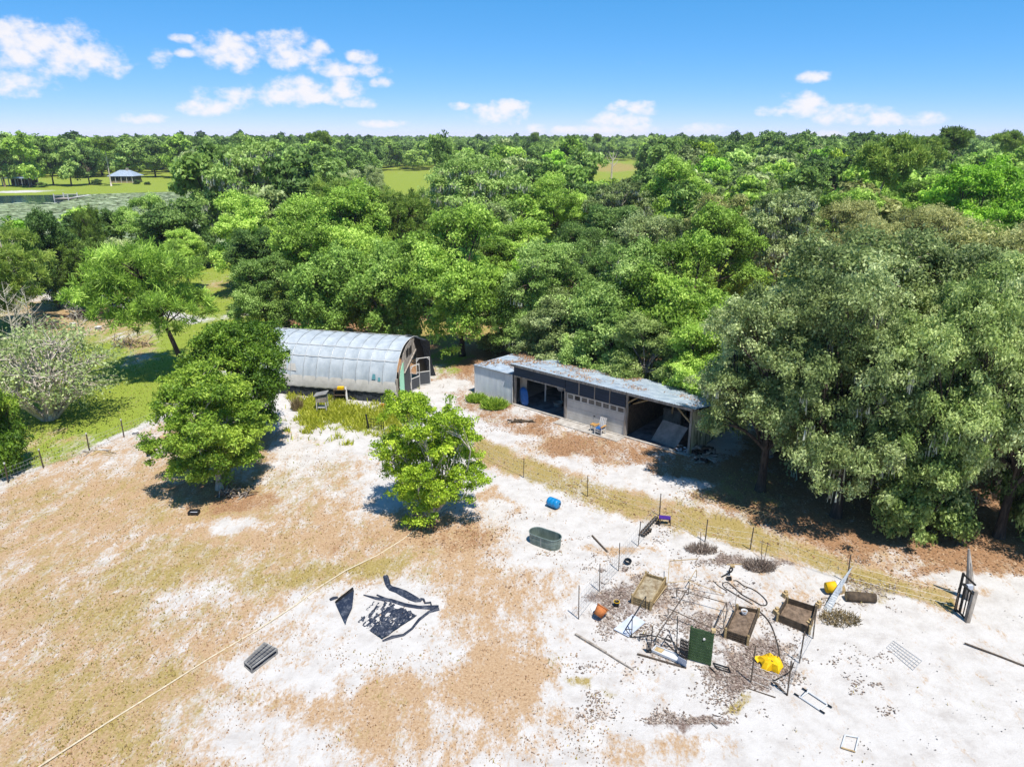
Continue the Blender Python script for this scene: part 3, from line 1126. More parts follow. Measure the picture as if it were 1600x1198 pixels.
tree('mossy', 1205, 470, 298, 150, 'grey_oak', 'dark grey oak with moss behind the huge live oak', name='mossy_oak')
tree('round_b', 1300, 450, 305, 150, 'bright', 'light green tree in the wood behind the huge live oak', name='bright_tree')
tree('oak_b', 1330, 520, 340, 150, 'brown_oak', 'olive brown oak between huge live oak and light green wood', name='live_oak')
tree('round_a', 1500, 440, 262, 170, 'vivid', 'wide vivid green tree high in the wood near the picture edge', name='vivid_tree')
tree('round_a', 1590, 460, 290, 130, 'vivid', 'vivid green tree at the picture edge under the tall pines', name='vivid_tree')
tree('round_b', 1420, 420, 285, 110, 'bright', 'bright green tree under the leaning pine', name='bright_tree')
tree('pine_lean', 1330, 400, 200, 110, 'pine', 'leaning pine with bare grey trunk rising over the wood', name='pine_tree', rot=0, bark=BARK_P)
for x, by, ty, w, lb in ((1472, 330, 196, 54, 'flat topped tall pine on the skyline, beside the leaning pine'), (1556, 318, 202, 46, 'flat topped tall pine on the skyline, over the vivid trees'),
                         (1598, 310, 210, 34, 'tall pine on the skyline at the picture edge'), (1165, 268, 206, 18, 'tiny skyline pine, first of a pair above the round trees'), (1200, 268, 206, 26, 'tiny skyline pine, larger of the pair above the round trees'),
                         (835, 262, 206, 16, 'thin skyline pine above the far meadow'), (932, 262, 208, 15, 'thin skyline pine above the tan field'), (505, 290, 203, 40, 'tall pine poking above the wood behind the lake clump'),
                         (1430, 345, 212, 60, 'tall pine in the wood just right of the leaning one')):
    tree('pine_tall', x, by, ty, w, 'pine', lb, name='pine_tree')
tree('mid_a', 695, 310, 204, 44, 'oak', 'round topped tree standing above the skyline near the picture middle', name='round_tree')
tree('mid_a', 900, 292, 213, 70, 'bright', 'light crowned tree before the tan field', name='round_tree')
tree('mid_a', 1085, 300, 218, 60, 'lime', 'yellow green tree on the far side of the green strip', name='lime_tree')
tree('mid_a', 1150, 310, 222, 80, 'oak', 'big round dark green tree under the tiny skyline pines', name='round_tree')
tree('mid_a', 1230, 318, 224, 70, 'oak', 'round mid green tree beside the big round dark one', name='round_tree')
tree('mid_b', 1300, 320, 232, 50, 'lime', 'pale yellow flowering tree in the far wood', name='lime_tree')

for k, (m, x, by, ty, w, lf, lb) in enumerate((
        ('mid_c', 8, 292, 211, 44, 'oak', 'tall oak at the picture edge beside the carport'), ('mid_c', 48, 293, 208, 46, 'bright', 'tall bright tree just right of the carport'),
        ('mid_a', 84, 290, 214, 50, 'oak', 'broad tree between carport and lake house'), ('mid_c', 112, 291, 217, 40, 'oak', 'tree with visible trunk on the lawn left of the lake house'),
        ('mid_a', 140, 289, 232, 44, 'dark', 'dark tree shading the near corner of the lake house'), ('pine_tall', 174, 291, 213, 36, 'pine', 'pine with bare pale trunk before the lake house'),
        ('mid_c', 205, 278, 212, 52, 'oak', 'oak rising behind the lake house roof'), ('mid_b', 243, 277, 211, 56, 'oak', 'wide oak at the back of the lake house lawn'),
        ('mid_b', 285, 278, 209, 58, 'bright', 'light green oak where lake lawn meets the lake corner clump'), ('mid_a', 160, 274, 212, 54, 'bright', 'bright crown behind the lake house chimney'),
        ('mid_a', 72, 272, 209, 60, 'bright', 'bright crown in second row behind the lake lawn'), ('mid_b', 25, 271, 206, 60, 'oak', 'oak in second row behind the carport'), ('mid_c', 118, 270, 207, 50, 'dark', 'dark crown in second row between carport and lake house'))):
    tree(m, x, by, ty, w, lf, lb, name='lakeside_tree', bark=BARK_P if m == 'pine_tall' else None)

for x, by, ty, w, lf, lb in ((214, 288, 281, 12, 'dark', 'small dark shrub at the corner of the lake house'), (231, 289, 284, 10, 'dark', 'smaller dark shrub on the lawn beyond the lake house corner'),
                             (66, 293, 284, 18, 'oak', 'low bush on the lawn between carport and lake house'), (152, 289, 280, 18, 'dark', 'dark bush against the lake house porch')):
    tree('bush', x, by, ty, w, lf, lb, name='garden_shrub')
# the wood that fills the ground between and behind them
CLEAR = [[(a, b) for a, b in LAKE],
         [(-50, 320), (300, 306), (310, 272), (120, 280), (-50, 278)],
         [(585, 312), (700, 312), (712, 300), (780, 288), (700, 266), (590, 270)],
         [(660, 400), (705, 360), (705, 290), (660, 290)],
         [(918, 275), (1000, 275), (1000, 254), (918, 254)],
         [(290, 600), (300, 470), (300, 430), (330, 415), (420, 404), (380, 470), (370, 520), (440, 600)],
         [(-900, 800), (-900, 500), (140, 470), (280, 460), (320, 480), (330, 620), (200, 700)],
         [(600, 560), (620, 515), (690, 500), (800, 505), (800, 545), (760, 620), (700, 640)]]
FRONT = [(-2000, 470), (0, 480), (200, 450), (420, 520), (640, 500), (800, 545), (900, 580), (1090, 600), (1250, 690), (1500, 800), (3500, 800)]


def allowed(X, Y, m=0):
    px, py = proj(np.array([X]), np.array([Y]))
    px, py = float(px[0]), float(py[0])
    fy = np.interp(px, [p[0] for p in FRONT], [p[1] for p in FRONT])
    if py > fy - 8:
        return False
    return not any(poly_dist(np.array([px]), np.array([py]), c)[0] < m for c in CLEAR)


cnt = 0
tries = 0
WT = []
WOOD = ['bright', 'bright', 'oak', 'oak', 'oak', 'dark', 'willow', 'vivid', 'grey_oak']
while cnt < 255 and tries < 30000:
    tries += 1
    Y = 75 + 345 * rnd.random() ** 1.25
    X = rnd.uniform(-.74, .80) * (Y + 10)
    if not allowed(X, Y, 2):
        continue
    sp = 2.6 + Y * .008
    if any((X - a) ** 2 + (Y - b) ** 2 < (.55 * c + sp) ** 2 for a, b, c in SPOTS):
        continue
    px, py = proj(X, Y)
    right = px > 1050 and Y < 150
    lk = rnd.choice(['grey_oak', 'brown_oak', 'oak', 'bright'] if right else WOOD)
    H = rnd.uniform(9.5, 13.5) if Y < 130 else rnd.uniform(11, 16.5)
    if px < 330:
        H = min(H, 8.5) if Y < 150 else rnd.uniform(14, 19)
    elif Y > 260:
        H = rnd.uniform(13, 19)
    if 575 < px < 712 and Y < 300:
        H = min(H, ztop(Y, 304))
    if 905 < px < 1008:
        H = min(H, ztop(Y, 278))
    if H < 5.5 or (905 < px < 1008 and Y > 175):
        continue
    m = rnd.choice(['round_a', 'round_b', 'tall', 'oak_b'] if Y < 110 else ['mid_a', 'mid_b', 'mid_c'])
    row = ('first', 'second', 'third', 'fourth', 'fifth', 'sixth')[int(np.searchsorted([95, 125, 165, 215, 285], Y))]
    place_ = [w_ for lim, w_ in ((230, 'around the lake house'), (480, 'behind the lake corner clump'), (640, 'behind the fluffy pines'), (800, 'behind the wide mossy oak'), (930, 'behind the white lean-to'),
              (1060, 'behind the garage door'), (1180, 'behind the open end bay'), (1330, 'behind the huge live oak'), (1460, 'below the leaning pine'), (1e9, 'below the flat topped pines')) if px < lim][0]
    hue_ = dict(bright='bright green', oak='mid green', dark='dark green', willow='pale green', lime='yellow green', vivid='vivid green', grey_oak='grey green', brown_oak='olive brown')[lk]
    shp = dict(round_a='round', round_b='domed', tall='slender', oak_b='spreading', mid_a='round', mid_b='spreading', mid_c='slender')[m]
    lb = f'{hue_} {shp} tree, {row} wood row {place_}'
    gname = 'wood trees ' + place_
    WT.append(place(m, X, Y, H, rnd.uniform(.42, .52) * H * (.75 if m in ('tall', 'mid_c') else 1), lk, lb, gname, 'wood_tree'))
    cnt += 1

by_label = {}
for o in WT:
    by_label.setdefault(o['label'], []).append(o)
for lb, os_ in by_label.items():
    os_.sort(key=lambda o: o.location.x)
    if len(os_) == 2:
        for o, w_ in zip(os_, ('left one of two', 'right one of two')):
            o['label'] = lb + ', ' + w_
    elif len(os_) == 3:
        for o, w_ in zip(os_, ('leftmost', 'middle', 'rightmost')):
            o['label'] = lb + ', ' + w_

# the far wood to the skyline: one mass of trees nobody could count
def far_forest():
    rr = random.Random(8)
    P, SC, RT, KD = [], [], [], []
    grid = {}
    nr = lambda x, y: math.sin(x * .021 + 1.7 * math.sin(y * .011)) + math.sin(y * .027 - x * .013)
    for i in range(46000):
        Y = 310 + 2700 * rr.random() ** 1.9
        X = rr.uniform(-.78, .78) * (Y + 40)
        c = 8.0 + (Y - 300) * .007
        k = (int(X // c), int(Y // c), int(c))
        if k in grid or not allowed(X, Y, 1):
            continue
        if Y < 450 and any((X - a) ** 2 + (Y - b) ** 2 < 49 for a, b, _ in SPOTS):
            continue
        pxx = float(proj(X, Y)[0])
        if (905 < pxx < 1008 and Y < 640) or (575 < pxx < 712 and Y < 400):
            continue
        grid[k] = 1
        h = rr.uniform(.98, 1.38) + .13 * nr(X, Y)
        P.append((X, Y, -.3))
        w = rr.uniform(.85, 1.25) * (1 + max(0, Y - 700) * .00025)
        SC.append((w, w, h))
        RT.append(rr.uniform(0, 6.28))
        KD.append(rr.randrange(6))
    me = bpy.data.meshes.new('far_forest')
    me.from_pydata(P, [], [])
    a = me.attributes.new('tree_scale', 'FLOAT_VECTOR', 'POINT')
    a.data.foreach_set('vector', np.array(SC, np.float32).ravel())
    a = me.attributes.new('tree_turn', 'FLOAT_VECTOR', 'POINT')
    a.data.foreach_set('vector', np.array([(0, 0, r) for r in RT], np.float32).ravel())
    a = me.attributes.new('tree_kind', 'INT', 'POINT')
    a.data.foreach_set('value', np.array(KD, np.int32))
    ob = bpy.data.objects.new('far_forest', me)
    COL.objects.link(ob)
    kind(ob, 'stuff')
    ob['label'] = 'far dark green wood reaching to the skyline'
    g = bpy.data.node_groups.new('far_forest', 'GeometryNodeTree')
    g.interface.new_socket('Geometry', in_out='INPUT', socket_type='NodeSocketGeometry')
    g.interface.new_socket('Geometry', in_out='OUTPUT', socket_type='NodeSocketGeometry')
    gi, go = g.nodes.new('NodeGroupInput'), g.nodes.new('NodeGroupOutput')
    jn = g.nodes.new('GeometryNodeJoinGeometry')

    def named(nm, ty):
        n_ = g.nodes.new('GeometryNodeInputNamedAttribute')
        n_.data_type = ty
        n_.inputs['Name'].default_value = nm
        return n_.outputs[0]
    src = {}
    for o in WT:
        for c in o.children:
            if c.name.startswith('crown'):
                src.setdefault(c.data.name, c)
    keys = [T[k]['crown'].name for k in ('mid_a', 'mid_b', 'mid_c')]
    for v in range(6):
        oi = g.nodes.new('GeometryNodeObjectInfo')
        oi.inputs['Object'].default_value = src[keys[v % 3]]
        sm = g.nodes.new('GeometryNodeSetMaterial')
        sm.inputs['Material'].default_value = LM['far'] if v < 3 else LM['far_light']
        g.links.new(oi.outputs['Geometry'], sm.inputs[0])
        ip = g.nodes.new('GeometryNodeInstanceOnPoints')
        cp_ = g.nodes.new('FunctionNodeCompare')
        cp_.data_type = 'INT'
        cp_.operation = 'EQUAL'
        g.links.new(named('tree_kind', 'INT'), cp_.inputs[2])
        cp_.inputs[3].default_value = v
        g.links.new(gi.outputs[0], ip.inputs['Points'])
        g.links.new(cp_.outputs[0], ip.inputs['Selection'])
        g.links.new(sm.outputs[0], ip.inputs['Instance'])
        er = g.nodes.new('FunctionNodeEulerToRotation')
        g.links.new(named('tree_turn', 'FLOAT_VECTOR'), er.inputs[0])
        g.links.new(er.outputs[0], ip.inputs['Rotation'])
        g.links.new(named('tree_scale', 'FLOAT_VECTOR'), ip.inputs['Scale'])
        g.links.new(ip.outputs[0], jn.inputs[0])
    g.links.new(jn.outputs[0], go.inputs[0])
    md = ob.modifiers.new('trees', 'NODES')
    md.node_group = g


far_forest()

# thin summer haze over the whole country
hb = MB()
hb.hexa([(-4000, -60, -1.2), (4000, -60, -1.2), (4000, 3600, -1.2), (-4000, 3600, -1.2), (-4000, -60, 32), (4000, -60, 32), (4000, 3600, 32), (-4000, 3600, 32)])
hz = bpy.data.materials.new('haze')
hz.use_nodes = True
hz.node_tree.nodes.clear()
hv = hz.node_tree.nodes.new('ShaderNodeVolumePrincipled')
hv.inputs['Color'].default_value = (.80, .90, 1, 1)
hv.inputs['Density'].default_value = .0001
ho = hz.node_tree.nodes.new('ShaderNodeOutputMaterial')
hz.node_tree.links.new(hv.outputs[0], ho.inputs['Volume'])
hob = hb.build('haze', hz)
kind(hob, 'stuff')

# ------------------------------------------------------------------ materials of built things
M_FILM = mat('greenhouse_film', rgb(198, 206, 212), rgb(170, 180, 188), 1.6, .6, bump=.25, spec=.4, bscale=5, stretch=(1, 1, .4))
M_FILM_P = mat('patched_film', rgb(212, 208, 200), rgb(190, 186, 178), 2, .6)
M_PIPE = mat('galvanised_pipe', rgb(226, 228, 230), rgb(186, 190, 192), 8, .45, .6)
M_WHITE = mat('white_paint', rgb(232, 230, 226), rgb(206, 202, 196), 4, .6)
M_PVC = mat('white_plastic', rgb(226, 228, 230), rgb(208, 210, 212), 4, .4)
M_SKIRT = mat('black_ground_cloth', rgb(70, 76, 82), rgb(34, 38, 44), 3, .7, stretch=(3, 3, .6), bump=.5)
M_MINT = mat('mint_panel', rgb(196, 255, 224), rgb(176, 244, 206), 2, .6)
M_GREYWOOD = mat('weathered_wood', rgb(196, 186, 174), rgb(136, 124, 112), 5, .9, stretch=(1, 1, .3), bump=.4)
M_TANWOOD = mat('tan_wood', rgb(186, 164, 122), rgb(140, 118, 82), 5, .85, bump=.3)
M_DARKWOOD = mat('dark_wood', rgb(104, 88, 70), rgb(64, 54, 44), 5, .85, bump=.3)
M_BLACK = mat('black_plastic', rgb(44, 44, 46), rgb(26, 26, 28), 5, .5)
M_BLKMETAL = mat('black_steel', rgb(58, 58, 58), rgb(36, 36, 38), 8, .6, .3)
M_RUST = mat('rusty_post', rgb(124, 110, 96), rgb(80, 68, 58), 12, .85, .2)
M_SHADE = mat('shade_cloth', rgb(126, 130, 140), rgb(42, 50, 68), 5, .5, lo=.5, hi=.82, bump=.5, bscale=9)
M_SCREEN = mat('door_screen', rgb(92, 94, 98), rgb(64, 66, 70), 20, .7)
M_NAVY = mat('navy_siding', rgb(38, 62, 88), rgb(26, 46, 68), 3, .6, stretch=(.4, .4, 3))
M_ROOF = mat('galvanised_roof', rgb(206, 218, 230), rgb(158, 176, 196), 1.6, .45, .25, bump=.1)
M_CORR = mat('white_corrugated', rgb(240, 244, 248), rgb(204, 212, 222), 1.2, .5, .1, stretch=(1, 1, .25))
M_CREAM = mat('stained_cream_sheet', rgb(222, 216, 178), rgb(124, 122, 84), 2.2, .8, stretch=(2.5, 2.5, .25), lo=.38, hi=.55)
M_DOOR = mat('garage_door', rgb(232, 226, 216), rgb(208, 202, 192), 1.4, .6, stretch=(1, 1, .5))
M_GLASS = mat('dusty_glass', rgb(120, 120, 116), rgb(78, 78, 78), 3, .25, spec=.5)
M_CONC = mat('concrete', rgb(206, 200, 192), rgb(164, 156, 146), 2.2, .9, bump=.2)
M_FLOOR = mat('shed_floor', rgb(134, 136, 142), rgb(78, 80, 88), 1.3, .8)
M_BLUE = mat('blue_plastic', rgb(20, 150, 214), rgb(14, 128, 190), 3, .4, spec=.5)
M_BLUE2 = mat('deep_blue_plastic', rgb(30, 110, 190), rgb(24, 92, 164), 3, .45, spec=.5)
M_TANK = mat('galvanised_tank', rgb(150, 164, 156), rgb(108, 124, 116), 3, .45, .35, stretch=(1, 1, .4))
M_TERRA = mat('terracotta', rgb(214, 134, 74), rgb(178, 100, 54), 5, .85)
M_YELLOW = mat('yellow_fabric', rgb(250, 204, 10), rgb(236, 184, 4), 3, .7)
M_OCHRE = mat('ochre_wood', rgb(206, 160, 92), rgb(170, 126, 70), 4, .8)
M_GREEN = mat('green_slats', rgb(72, 98, 62), rgb(50, 76, 46), 4, .65)
M_HOSE = mat('dark_hose', rgb(92, 84, 76), rgb(58, 54, 50), 8, .7)
M_ROPE = mat('pale_rope', rgb(236, 222, 196), rgb(206, 190, 160), 8, .8)
M_PURPLE = mat('purple_seat', rgb(86, 50, 150), rgb(66, 36, 124), 4, .5)
M_CARD = mat('pale_board', rgb(214, 220, 232), rgb(190, 198, 214), 2, .7)
M_PLY = mat('grey_plywood', rgb(168, 166, 162), rgb(128, 126, 124), 1.8, .85, stretch=(1, 1, .6))
M_SOIL = mat('dry_soil', rgb(150, 128, 108), rgb(96, 80, 66), 5, .95, bump=.6)
M_PALESOIL = mat('pale_soil', rgb(190, 178, 152), rgb(132, 112, 84), 3.5, .95, bump=.6)
M_STRAW = mat('dry_straw', rgb(210, 186, 140), rgb(168, 140, 98), 6, .9)
M_TEAL = mat('teal_patch', rgb(110, 168, 176), rgb(90, 146, 156), 4, .7)
M_TWIG = mat('grey_twig', rgb(140, 128, 118), rgb(90, 80, 72), 6, .95)

# ------------------------------------------------------------------ greenhouse
GA = Vector((-9.1, 54.1, 0))                      # near corner at the door end
GL = Vector((-.973, .229, 0)).normalized()        # along the house
GW = Vector((.229, .973, 0)).normalized()         # across it
W2, GH, SK = 3.55, 4.35, .95
NB, BAY = 11, 1.14


def arch(t):
    """t 0..1 from the near foot over the ridge: (across, height)"""
    a = math.pi * t
    ca, sa = math.cos(a), math.sin(a)
    x = W2 - W2 * math.copysign(abs(ca) ** .82, ca)
    return x, SK * .35 + (GH - SK * .35) * abs(sa) ** .86


def gpt(l, t, lift=0.0):
    x, z = arch(t)
    c = Vector((W2, SK, 0))
    p = GA + GL * l + GW * x + Vector((0, 0, z))
    if lift:
        o = (GW * (x - W2) + Vector((0, 0, z - .8))).normalized()
        p += o * lift
    return p


gh = thing('greenhouse', 'long arched greenhouse under milky plastic film with a mint panel at its door end', 'greenhouse', GA)
ghrng = np.random.default_rng(4)
T0, NT = .085, 30
for b in range(NB):
    m = MB()
    ng = 6
    for i in range(ng + 1):
        for j in range(NT + 1):
            u = i / ng
            t = T0 + (1 - 2 * T0) * j / NT
            sag = -.055 * math.sin(math.pi * u) - .012 * math.sin(j * 1.9 + b) * math.sin(math.pi * u)
            m.v.append(tuple(gpt((b + u) * BAY, t, sag + .02)))
    for i in range(ng):
        for j in range(NT):
            o = i * (NT + 1) + j
            m.f.append((o, o + 1, o + NT + 2, o + NT + 1))
    m.build('film_panel', M_FILM, gh, True)
for b in range(NB + 1):
    m = MB().tube([gpt(b * BAY, T0 * .3 + (1 - .6 * T0) * j / 26, .045) for j in range(27)], .024, 6)
    m.build('hoop', M_PIPE if b else M_WHITE, gh, True)
for t in (.235, .335, .62, .76):
    MB().tube([gpt(l * BAY, t, .05) for l in range(NB + 1)], .022, 5).build('purlin', M_WHITE, gh)
# dark skirt along the foot
for b in range(NB):
    m = MB()
    for i in range(7):
        l = (b + i / 6) * BAY
        for k in range(5):
            z = 1.0 - .98 * k / 4
            bulge = .07 * math.sin(k * 2.2 + l * 4) + .05 * math.sin(l * 9 + k)
            m.v.append(tuple(GA + GL * l - GW * (-.06 + .06 + bulge * .6) + Vector((0, 0, z))))
    for i in range(6):
        for k in range(4):
            o = i * 5 + k
            m.f.append((o, o + 1, o + 6, o + 5))
    m.build('skirt_panel', M_SKIRT, gh, True)
m = MB()
for i in range(NB * 4 + 1):
    l = i / 4 * BAY
    x, z = arch(T0)
    for k, (dx, zz) in enumerate(((.03, z + .12), (-.16, .98 + .04 * math.sin(i * 1.7)), (-.12, .84 + .03 * math.sin(i * 2.3)))):
        m.v.append(tuple(GA + GL * l + GW * (x * (k == 0) + dx) + Vector((0, 0, zz))))
for i in range(NB * 4):
    for k in range(2):
        o = i * 3 + k
        m.f.append((o, o + 1, o + 4, o + 3))
m.build('film_hem', M_FILM_P, gh, True)


def ge(x, z, out=0.0):
    """a point on the door end wall"""
    return GA + GW * x - GL * out + Vector((0, 0, z))


def end_part(name, pts, mm, out=.03, t=.03):
    m = MB()
    n_ = len(pts)
    A = [ge(x, z, out) for x, z in pts]
    B = [ge(x, z, out + t) for x, z in pts]
    m.add(A + B, [tuple(range(n_)), tuple(reversed(range(n_, 2 * n_)))] + [(i, i + n_, (i + 1) % n_ + n_, (i + 1) % n_) for i in range(n_)])
    return m.build(name, mm, gh)


end_part('mint_panel', [(.72, .02), (1.62, .02), (1.62, 2.95), (1.25, 2.7), (.72, 2.0)], M_MINT, .05)
end_part('gable_board', [(.50, 1.9), (.72, 2.0), (.95, 2.35), (.95, 2.95), (.62, 2.5)], M_GREYWOOD, .045)
end_part('gable_film', [(1.1, 2.65), (1.62, 3.02), (2.0, 3.05), (3.6, 3.3), (4.4, 4.2), (3.55, 4.32), (2.5, 4.05), (1.7, 3.55)], M_GREYWOOD, .02)
end_part('gable_film', [(1.66, 1.95), (3.3, 2.35), (4.6, 3.05), (4.2, 3.9), (3.6, 3.28), (2.0, 3.02), (1.66, 2.95)], M_GREYWOOD, .03)
for x0 in (2.35, 3.0):
    end_part('gable_window', [(x0, 3.12), (x0 + .5, 3.2), (x0 + .5, 3.85), (x0, 3.68)], M_BLACK, .06)
end_part('screen_panel', [(1.68, .05), (3.0, .05), (3.0, 2.25), (1.68, 1.9)], M_SCREEN, .04)
end_part('end_tarp', [(4.5, .02), (7.05, .02), (7.1, 1.2), (6.8, 2.3), (6.1, 3.3), (5.0, 4.05), (4.4, 4.15), (4.6, 3.0)], M_BLACK, .03)
MB().beam(ge(.12, 0, .05), ge(.12, 2.0, .05), .16).build('corner_post', M_GREYWOOD, gh)
MB().beam(ge(.5, 0, .05), ge(.55, 2.3, .05), .08).build('end_stud', M_DARKWOOD, gh)
MB().beam(ge(1.66, 2.0, .09), ge(4.4, 3.25, .09), .14, .05).build('end_rail', M_GREYWOOD, gh)


def screen_door(x0, x1, h, out, swing):
    d = MB()
    a = ge(x0, .06, out)
    ax = (GW * math.cos(swing) - GL * math.sin(swing))
    w = x1 - x0

    def q(x, z):
        return a + ax * x + Vector((0, 0, z))
    for s, e in (((0, 0), (0, h)), ((w, 0), (w, h)), ((0, h), (w, h)), ((0, 0), (w, 0)), ((0, h * .48), (w, h * .48)), ((0, h * .9), (w * .2, h)), ((w, h * .9), (w * .8, h))):
        d.beam(q(*s), q(*e), .07, .05)
    o = d.build('screen_door', M_WHITE, gh)
    MB().slab([q(.03, .03), q(w - .03, .03), q(w - .03, h * .47), q(.03, h * .47)], .012).build('screen', M_SCREEN, o)
    return o


screen_door(3.1, 4.15, 2.05, .1, .35)
screen_door(4.45, 5.6, 2.35, .1, .9)
m = MB()
for k in range(10):
    t = k / 9
    m.v += [tuple(GA + GW * (4.2 + 2.9 * t) + GL * (-.1) + Vector((0, 0, 4.25 * (1 - t ** 2.4) + .1))), tuple(GA + GW * (4.6 + 2.9 * t) + GL * (-.75 - .2 * math.sin(t * 6)) + Vector((0, 0, 4.0 * (1 - t ** 2.2)))),
            tuple(GA + GW * (4.4 + 2.9 * t) + GL * .8 + Vector((0, 0, 4.3 * (1 - t ** 2.5) + .1)))]
for k in range(9):
    o = k * 3
    m.f += [(o, o + 1, o + 4, o + 3), (o + 2, o, o + 3, o + 5)]
m.build('loose_shade_cloth', M_SKIRT, gh)
for b, t, w, h, mm in ((8.7, .16, .9, .07, M_FILM_P), (7.9, .145, .8, .05, M_FILM_P), (1.65, .12, .35, .035, M_TEAL), (1.25, .105, .25, .025, M_TEAL)):
    m = MB()
    for i in range(5):
        for j in range(4):
            m.v.append(tuple(gpt(b * BAY + (i / 4 - .5) * w * (1 - .12 * j), t + (j / 3 - .5) * h, .035)))
    for i in range(4):
        for j in range(3):
            o = i * 4 + j
            m.f.append((o, o + 1, o + 5, o + 4))
    m.build('film_patch', mm, gh)

# ------------------------------------------------------------------ open shed
F0 = Vector((.15, 53.9, 0))
U = Vector((.766, -.643, 0)).normalized()         # along the front, towards the oaks
V_ = Vector((.643, .766, 0)).normalized()         # into the shed
SLEN, SDEP, HF, HB = 15.0, 6.0, 3.4, 2.25


def sp(u, v, z):
    return F0 + U * u + V_ * v + Vector((0, 0, z))


shed = thing('open_shed', 'long open fronted shed with navy siding, a pale garage door and sheet metal roof', 'shed', F0)


def sbox(m, u0, u1, v0, v1, z0, z1):
    return m.hexa([sp(u0, v0, z0), sp(u1, v0, z0), sp(u1, v1, z0), sp(u0, v1, z0), sp(u0, v0, z1), sp(u1, v0, z1), sp(u1, v1, z1), sp(u0, v1, z1)])


def spart(name, mm, *a, parent=None):
    return sbox(MB(), *a).build(name, mm, parent or shed)


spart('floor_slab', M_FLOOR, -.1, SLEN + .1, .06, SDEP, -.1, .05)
spart('slab_edge', M_CONC, -.15, SLEN + .2, -.12, .06, -.1, .09)
spart('door_apron', M_CONC, 4.7, 10.2, -1.15, -.13, -.1, .06)
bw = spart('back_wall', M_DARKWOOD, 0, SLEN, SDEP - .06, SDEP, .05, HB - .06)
for k in range(15):
    spart('back_sheet', M_NAVY, k + .02, k + .98, SDEP - .1, SDEP - .065, .06, HB - .1)
for u in (0, 4.85, 10.1, SLEN - .06):
    spart('front_post', M_GREYWOOD, u - .07, u + .09, .08, .24, .05, HF - .12)
for u in (0, 4.85, 10.1, SLEN - .1):
    spart('rear_post', M_GREYWOOD, u, u + .12, SDEP - .3, SDEP - .15, .05, HB - .12)
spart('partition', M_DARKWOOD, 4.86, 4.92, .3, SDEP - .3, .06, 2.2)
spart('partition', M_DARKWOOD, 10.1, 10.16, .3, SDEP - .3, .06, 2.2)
# header siding
zz = [2.46, 2.62, 2.78, 2.94, 3.10, 3.25]
for a, b in zip(zz[:-1], zz[1:]):
    spart('siding_board', M_NAVY, .02, 4.88, -.02, .055, a + .006, b)
for (u0, u1) in ((4.92, 6.1), (6.18, 7.45), (7.53, 8.72), (8.8, 10.02)):
    for a, b in zip([2.2, 2.4] + zz[1:-1], [2.4] + zz[1:]):
        spart('siding_board', M_NAVY, u0, u1, .0, .055, a + .006, b)
for u in (6.14, 7.49, 8.76):
    spart('siding_batten', M_GREYWOOD, u - .035, u + .035, -.025, .05, 2.16, 3.26)
spart('bay_header', M_GREYWOOD, .05, 4.9, -.05, .07, 2.36, 2.45)
# garage door
gd = MB()
sbox(gd, 5.06, 9.98, .07, .1, .06, .1)
gdo = gd.build('garage_door', M_DOOR, shed)
for k in range(4):
    z0 = .1 + k * .51
    if k < 3:
        spart('door_panel', M_DOOR, 5.06, 9.98, .05, .1, z0 + .008, z0 + .502, parent=gdo)
    else:
        spart('door_rail', M_DOOR, 5.06, 9.98, .05, .1, z0 + .008, z0 + .10, parent=gdo)
        spart('door_rail', M_DOOR, 5.06, 9.98, .05, .1, z0 + .43, z0 + .51, parent=gdo)
        for q in range(9):
            u = 5.06 + q * 4.92 / 8
            spart('door_stile', M_DOOR, max(5.06, u - .07), min(9.98, u + .07), .05, .1, z0 + .1, z0 + .43, parent=gdo)
        for q in range(8):
            u = 5.06 + q * 4.92 / 8
            p = spart('door_pane', M_BLACK if q == 1 else M_GLASS, u + .07, u + .545, .075, .09, z0 + .1, z0 + .43, parent=gdo)
for q in (1, 2, 3):
    spart('door_stile', M_DOOR, 5.06 + q * 1.23 - .012, 5.06 + q * 1.23 + .012, .042, .05, .11, 1.62, parent=gdo)
spart('door_handle', M_BLKMETAL, 7.45, 7.57, .02, .05, .86, .92, parent=gdo)
for u in (4.98, 10.06):
    spart('door_jamb', M_GREYWOOD, u - .07, u + .07, .0, .06, .06, 2.18)
# bay three braces
MB().beam(sp(10.2, .1, 2.55), sp(11.1, .1, 3.2), .1).build('knee_brace', M_TANWOOD, shed)
MB().beam(sp(10.25, .7, 2.3), sp(11.6, .7, 2.95), .09).build('knee_brace', M_TANWOOD, shed)
MB().beam(sp(14.9, .1, 2.3), sp(13.8, .1, 3.2), .1).build('knee_brace', M_TANWOOD, shed)
MB().beam(sp(12.5, 2.2, 1.7), sp(12.6, 2.2, 2.8), .1).build('hanging_plank', M_TANWOOD, shed)
MB().beam(sp(14.2, 2.0, 1.5), sp(14.4, 1.8, 2.7), .12).build('hanging_plank', M_WHITE, shed)
MB().beam(sp(1.55, 2.0, .1), sp(1.6, 2.0, 2.6), .12).build('inner_post', M_WHITE, shed)
spart('inner_panel', M_GREYWOOD, .12, .8, .6, .66, .06, 2.3)
for (u0, v0, w, d, h) in ((2.9, 3.5, .7, .6, .9), (3.8, 4.2, .8, .8, 1.3), (10.8, 4.5, 1.4, .8, 1.1), (13.2, 4.0, 1.3, 1.0, 1.5), (12.2, 4.9, .9, .7, .9)):
    pass
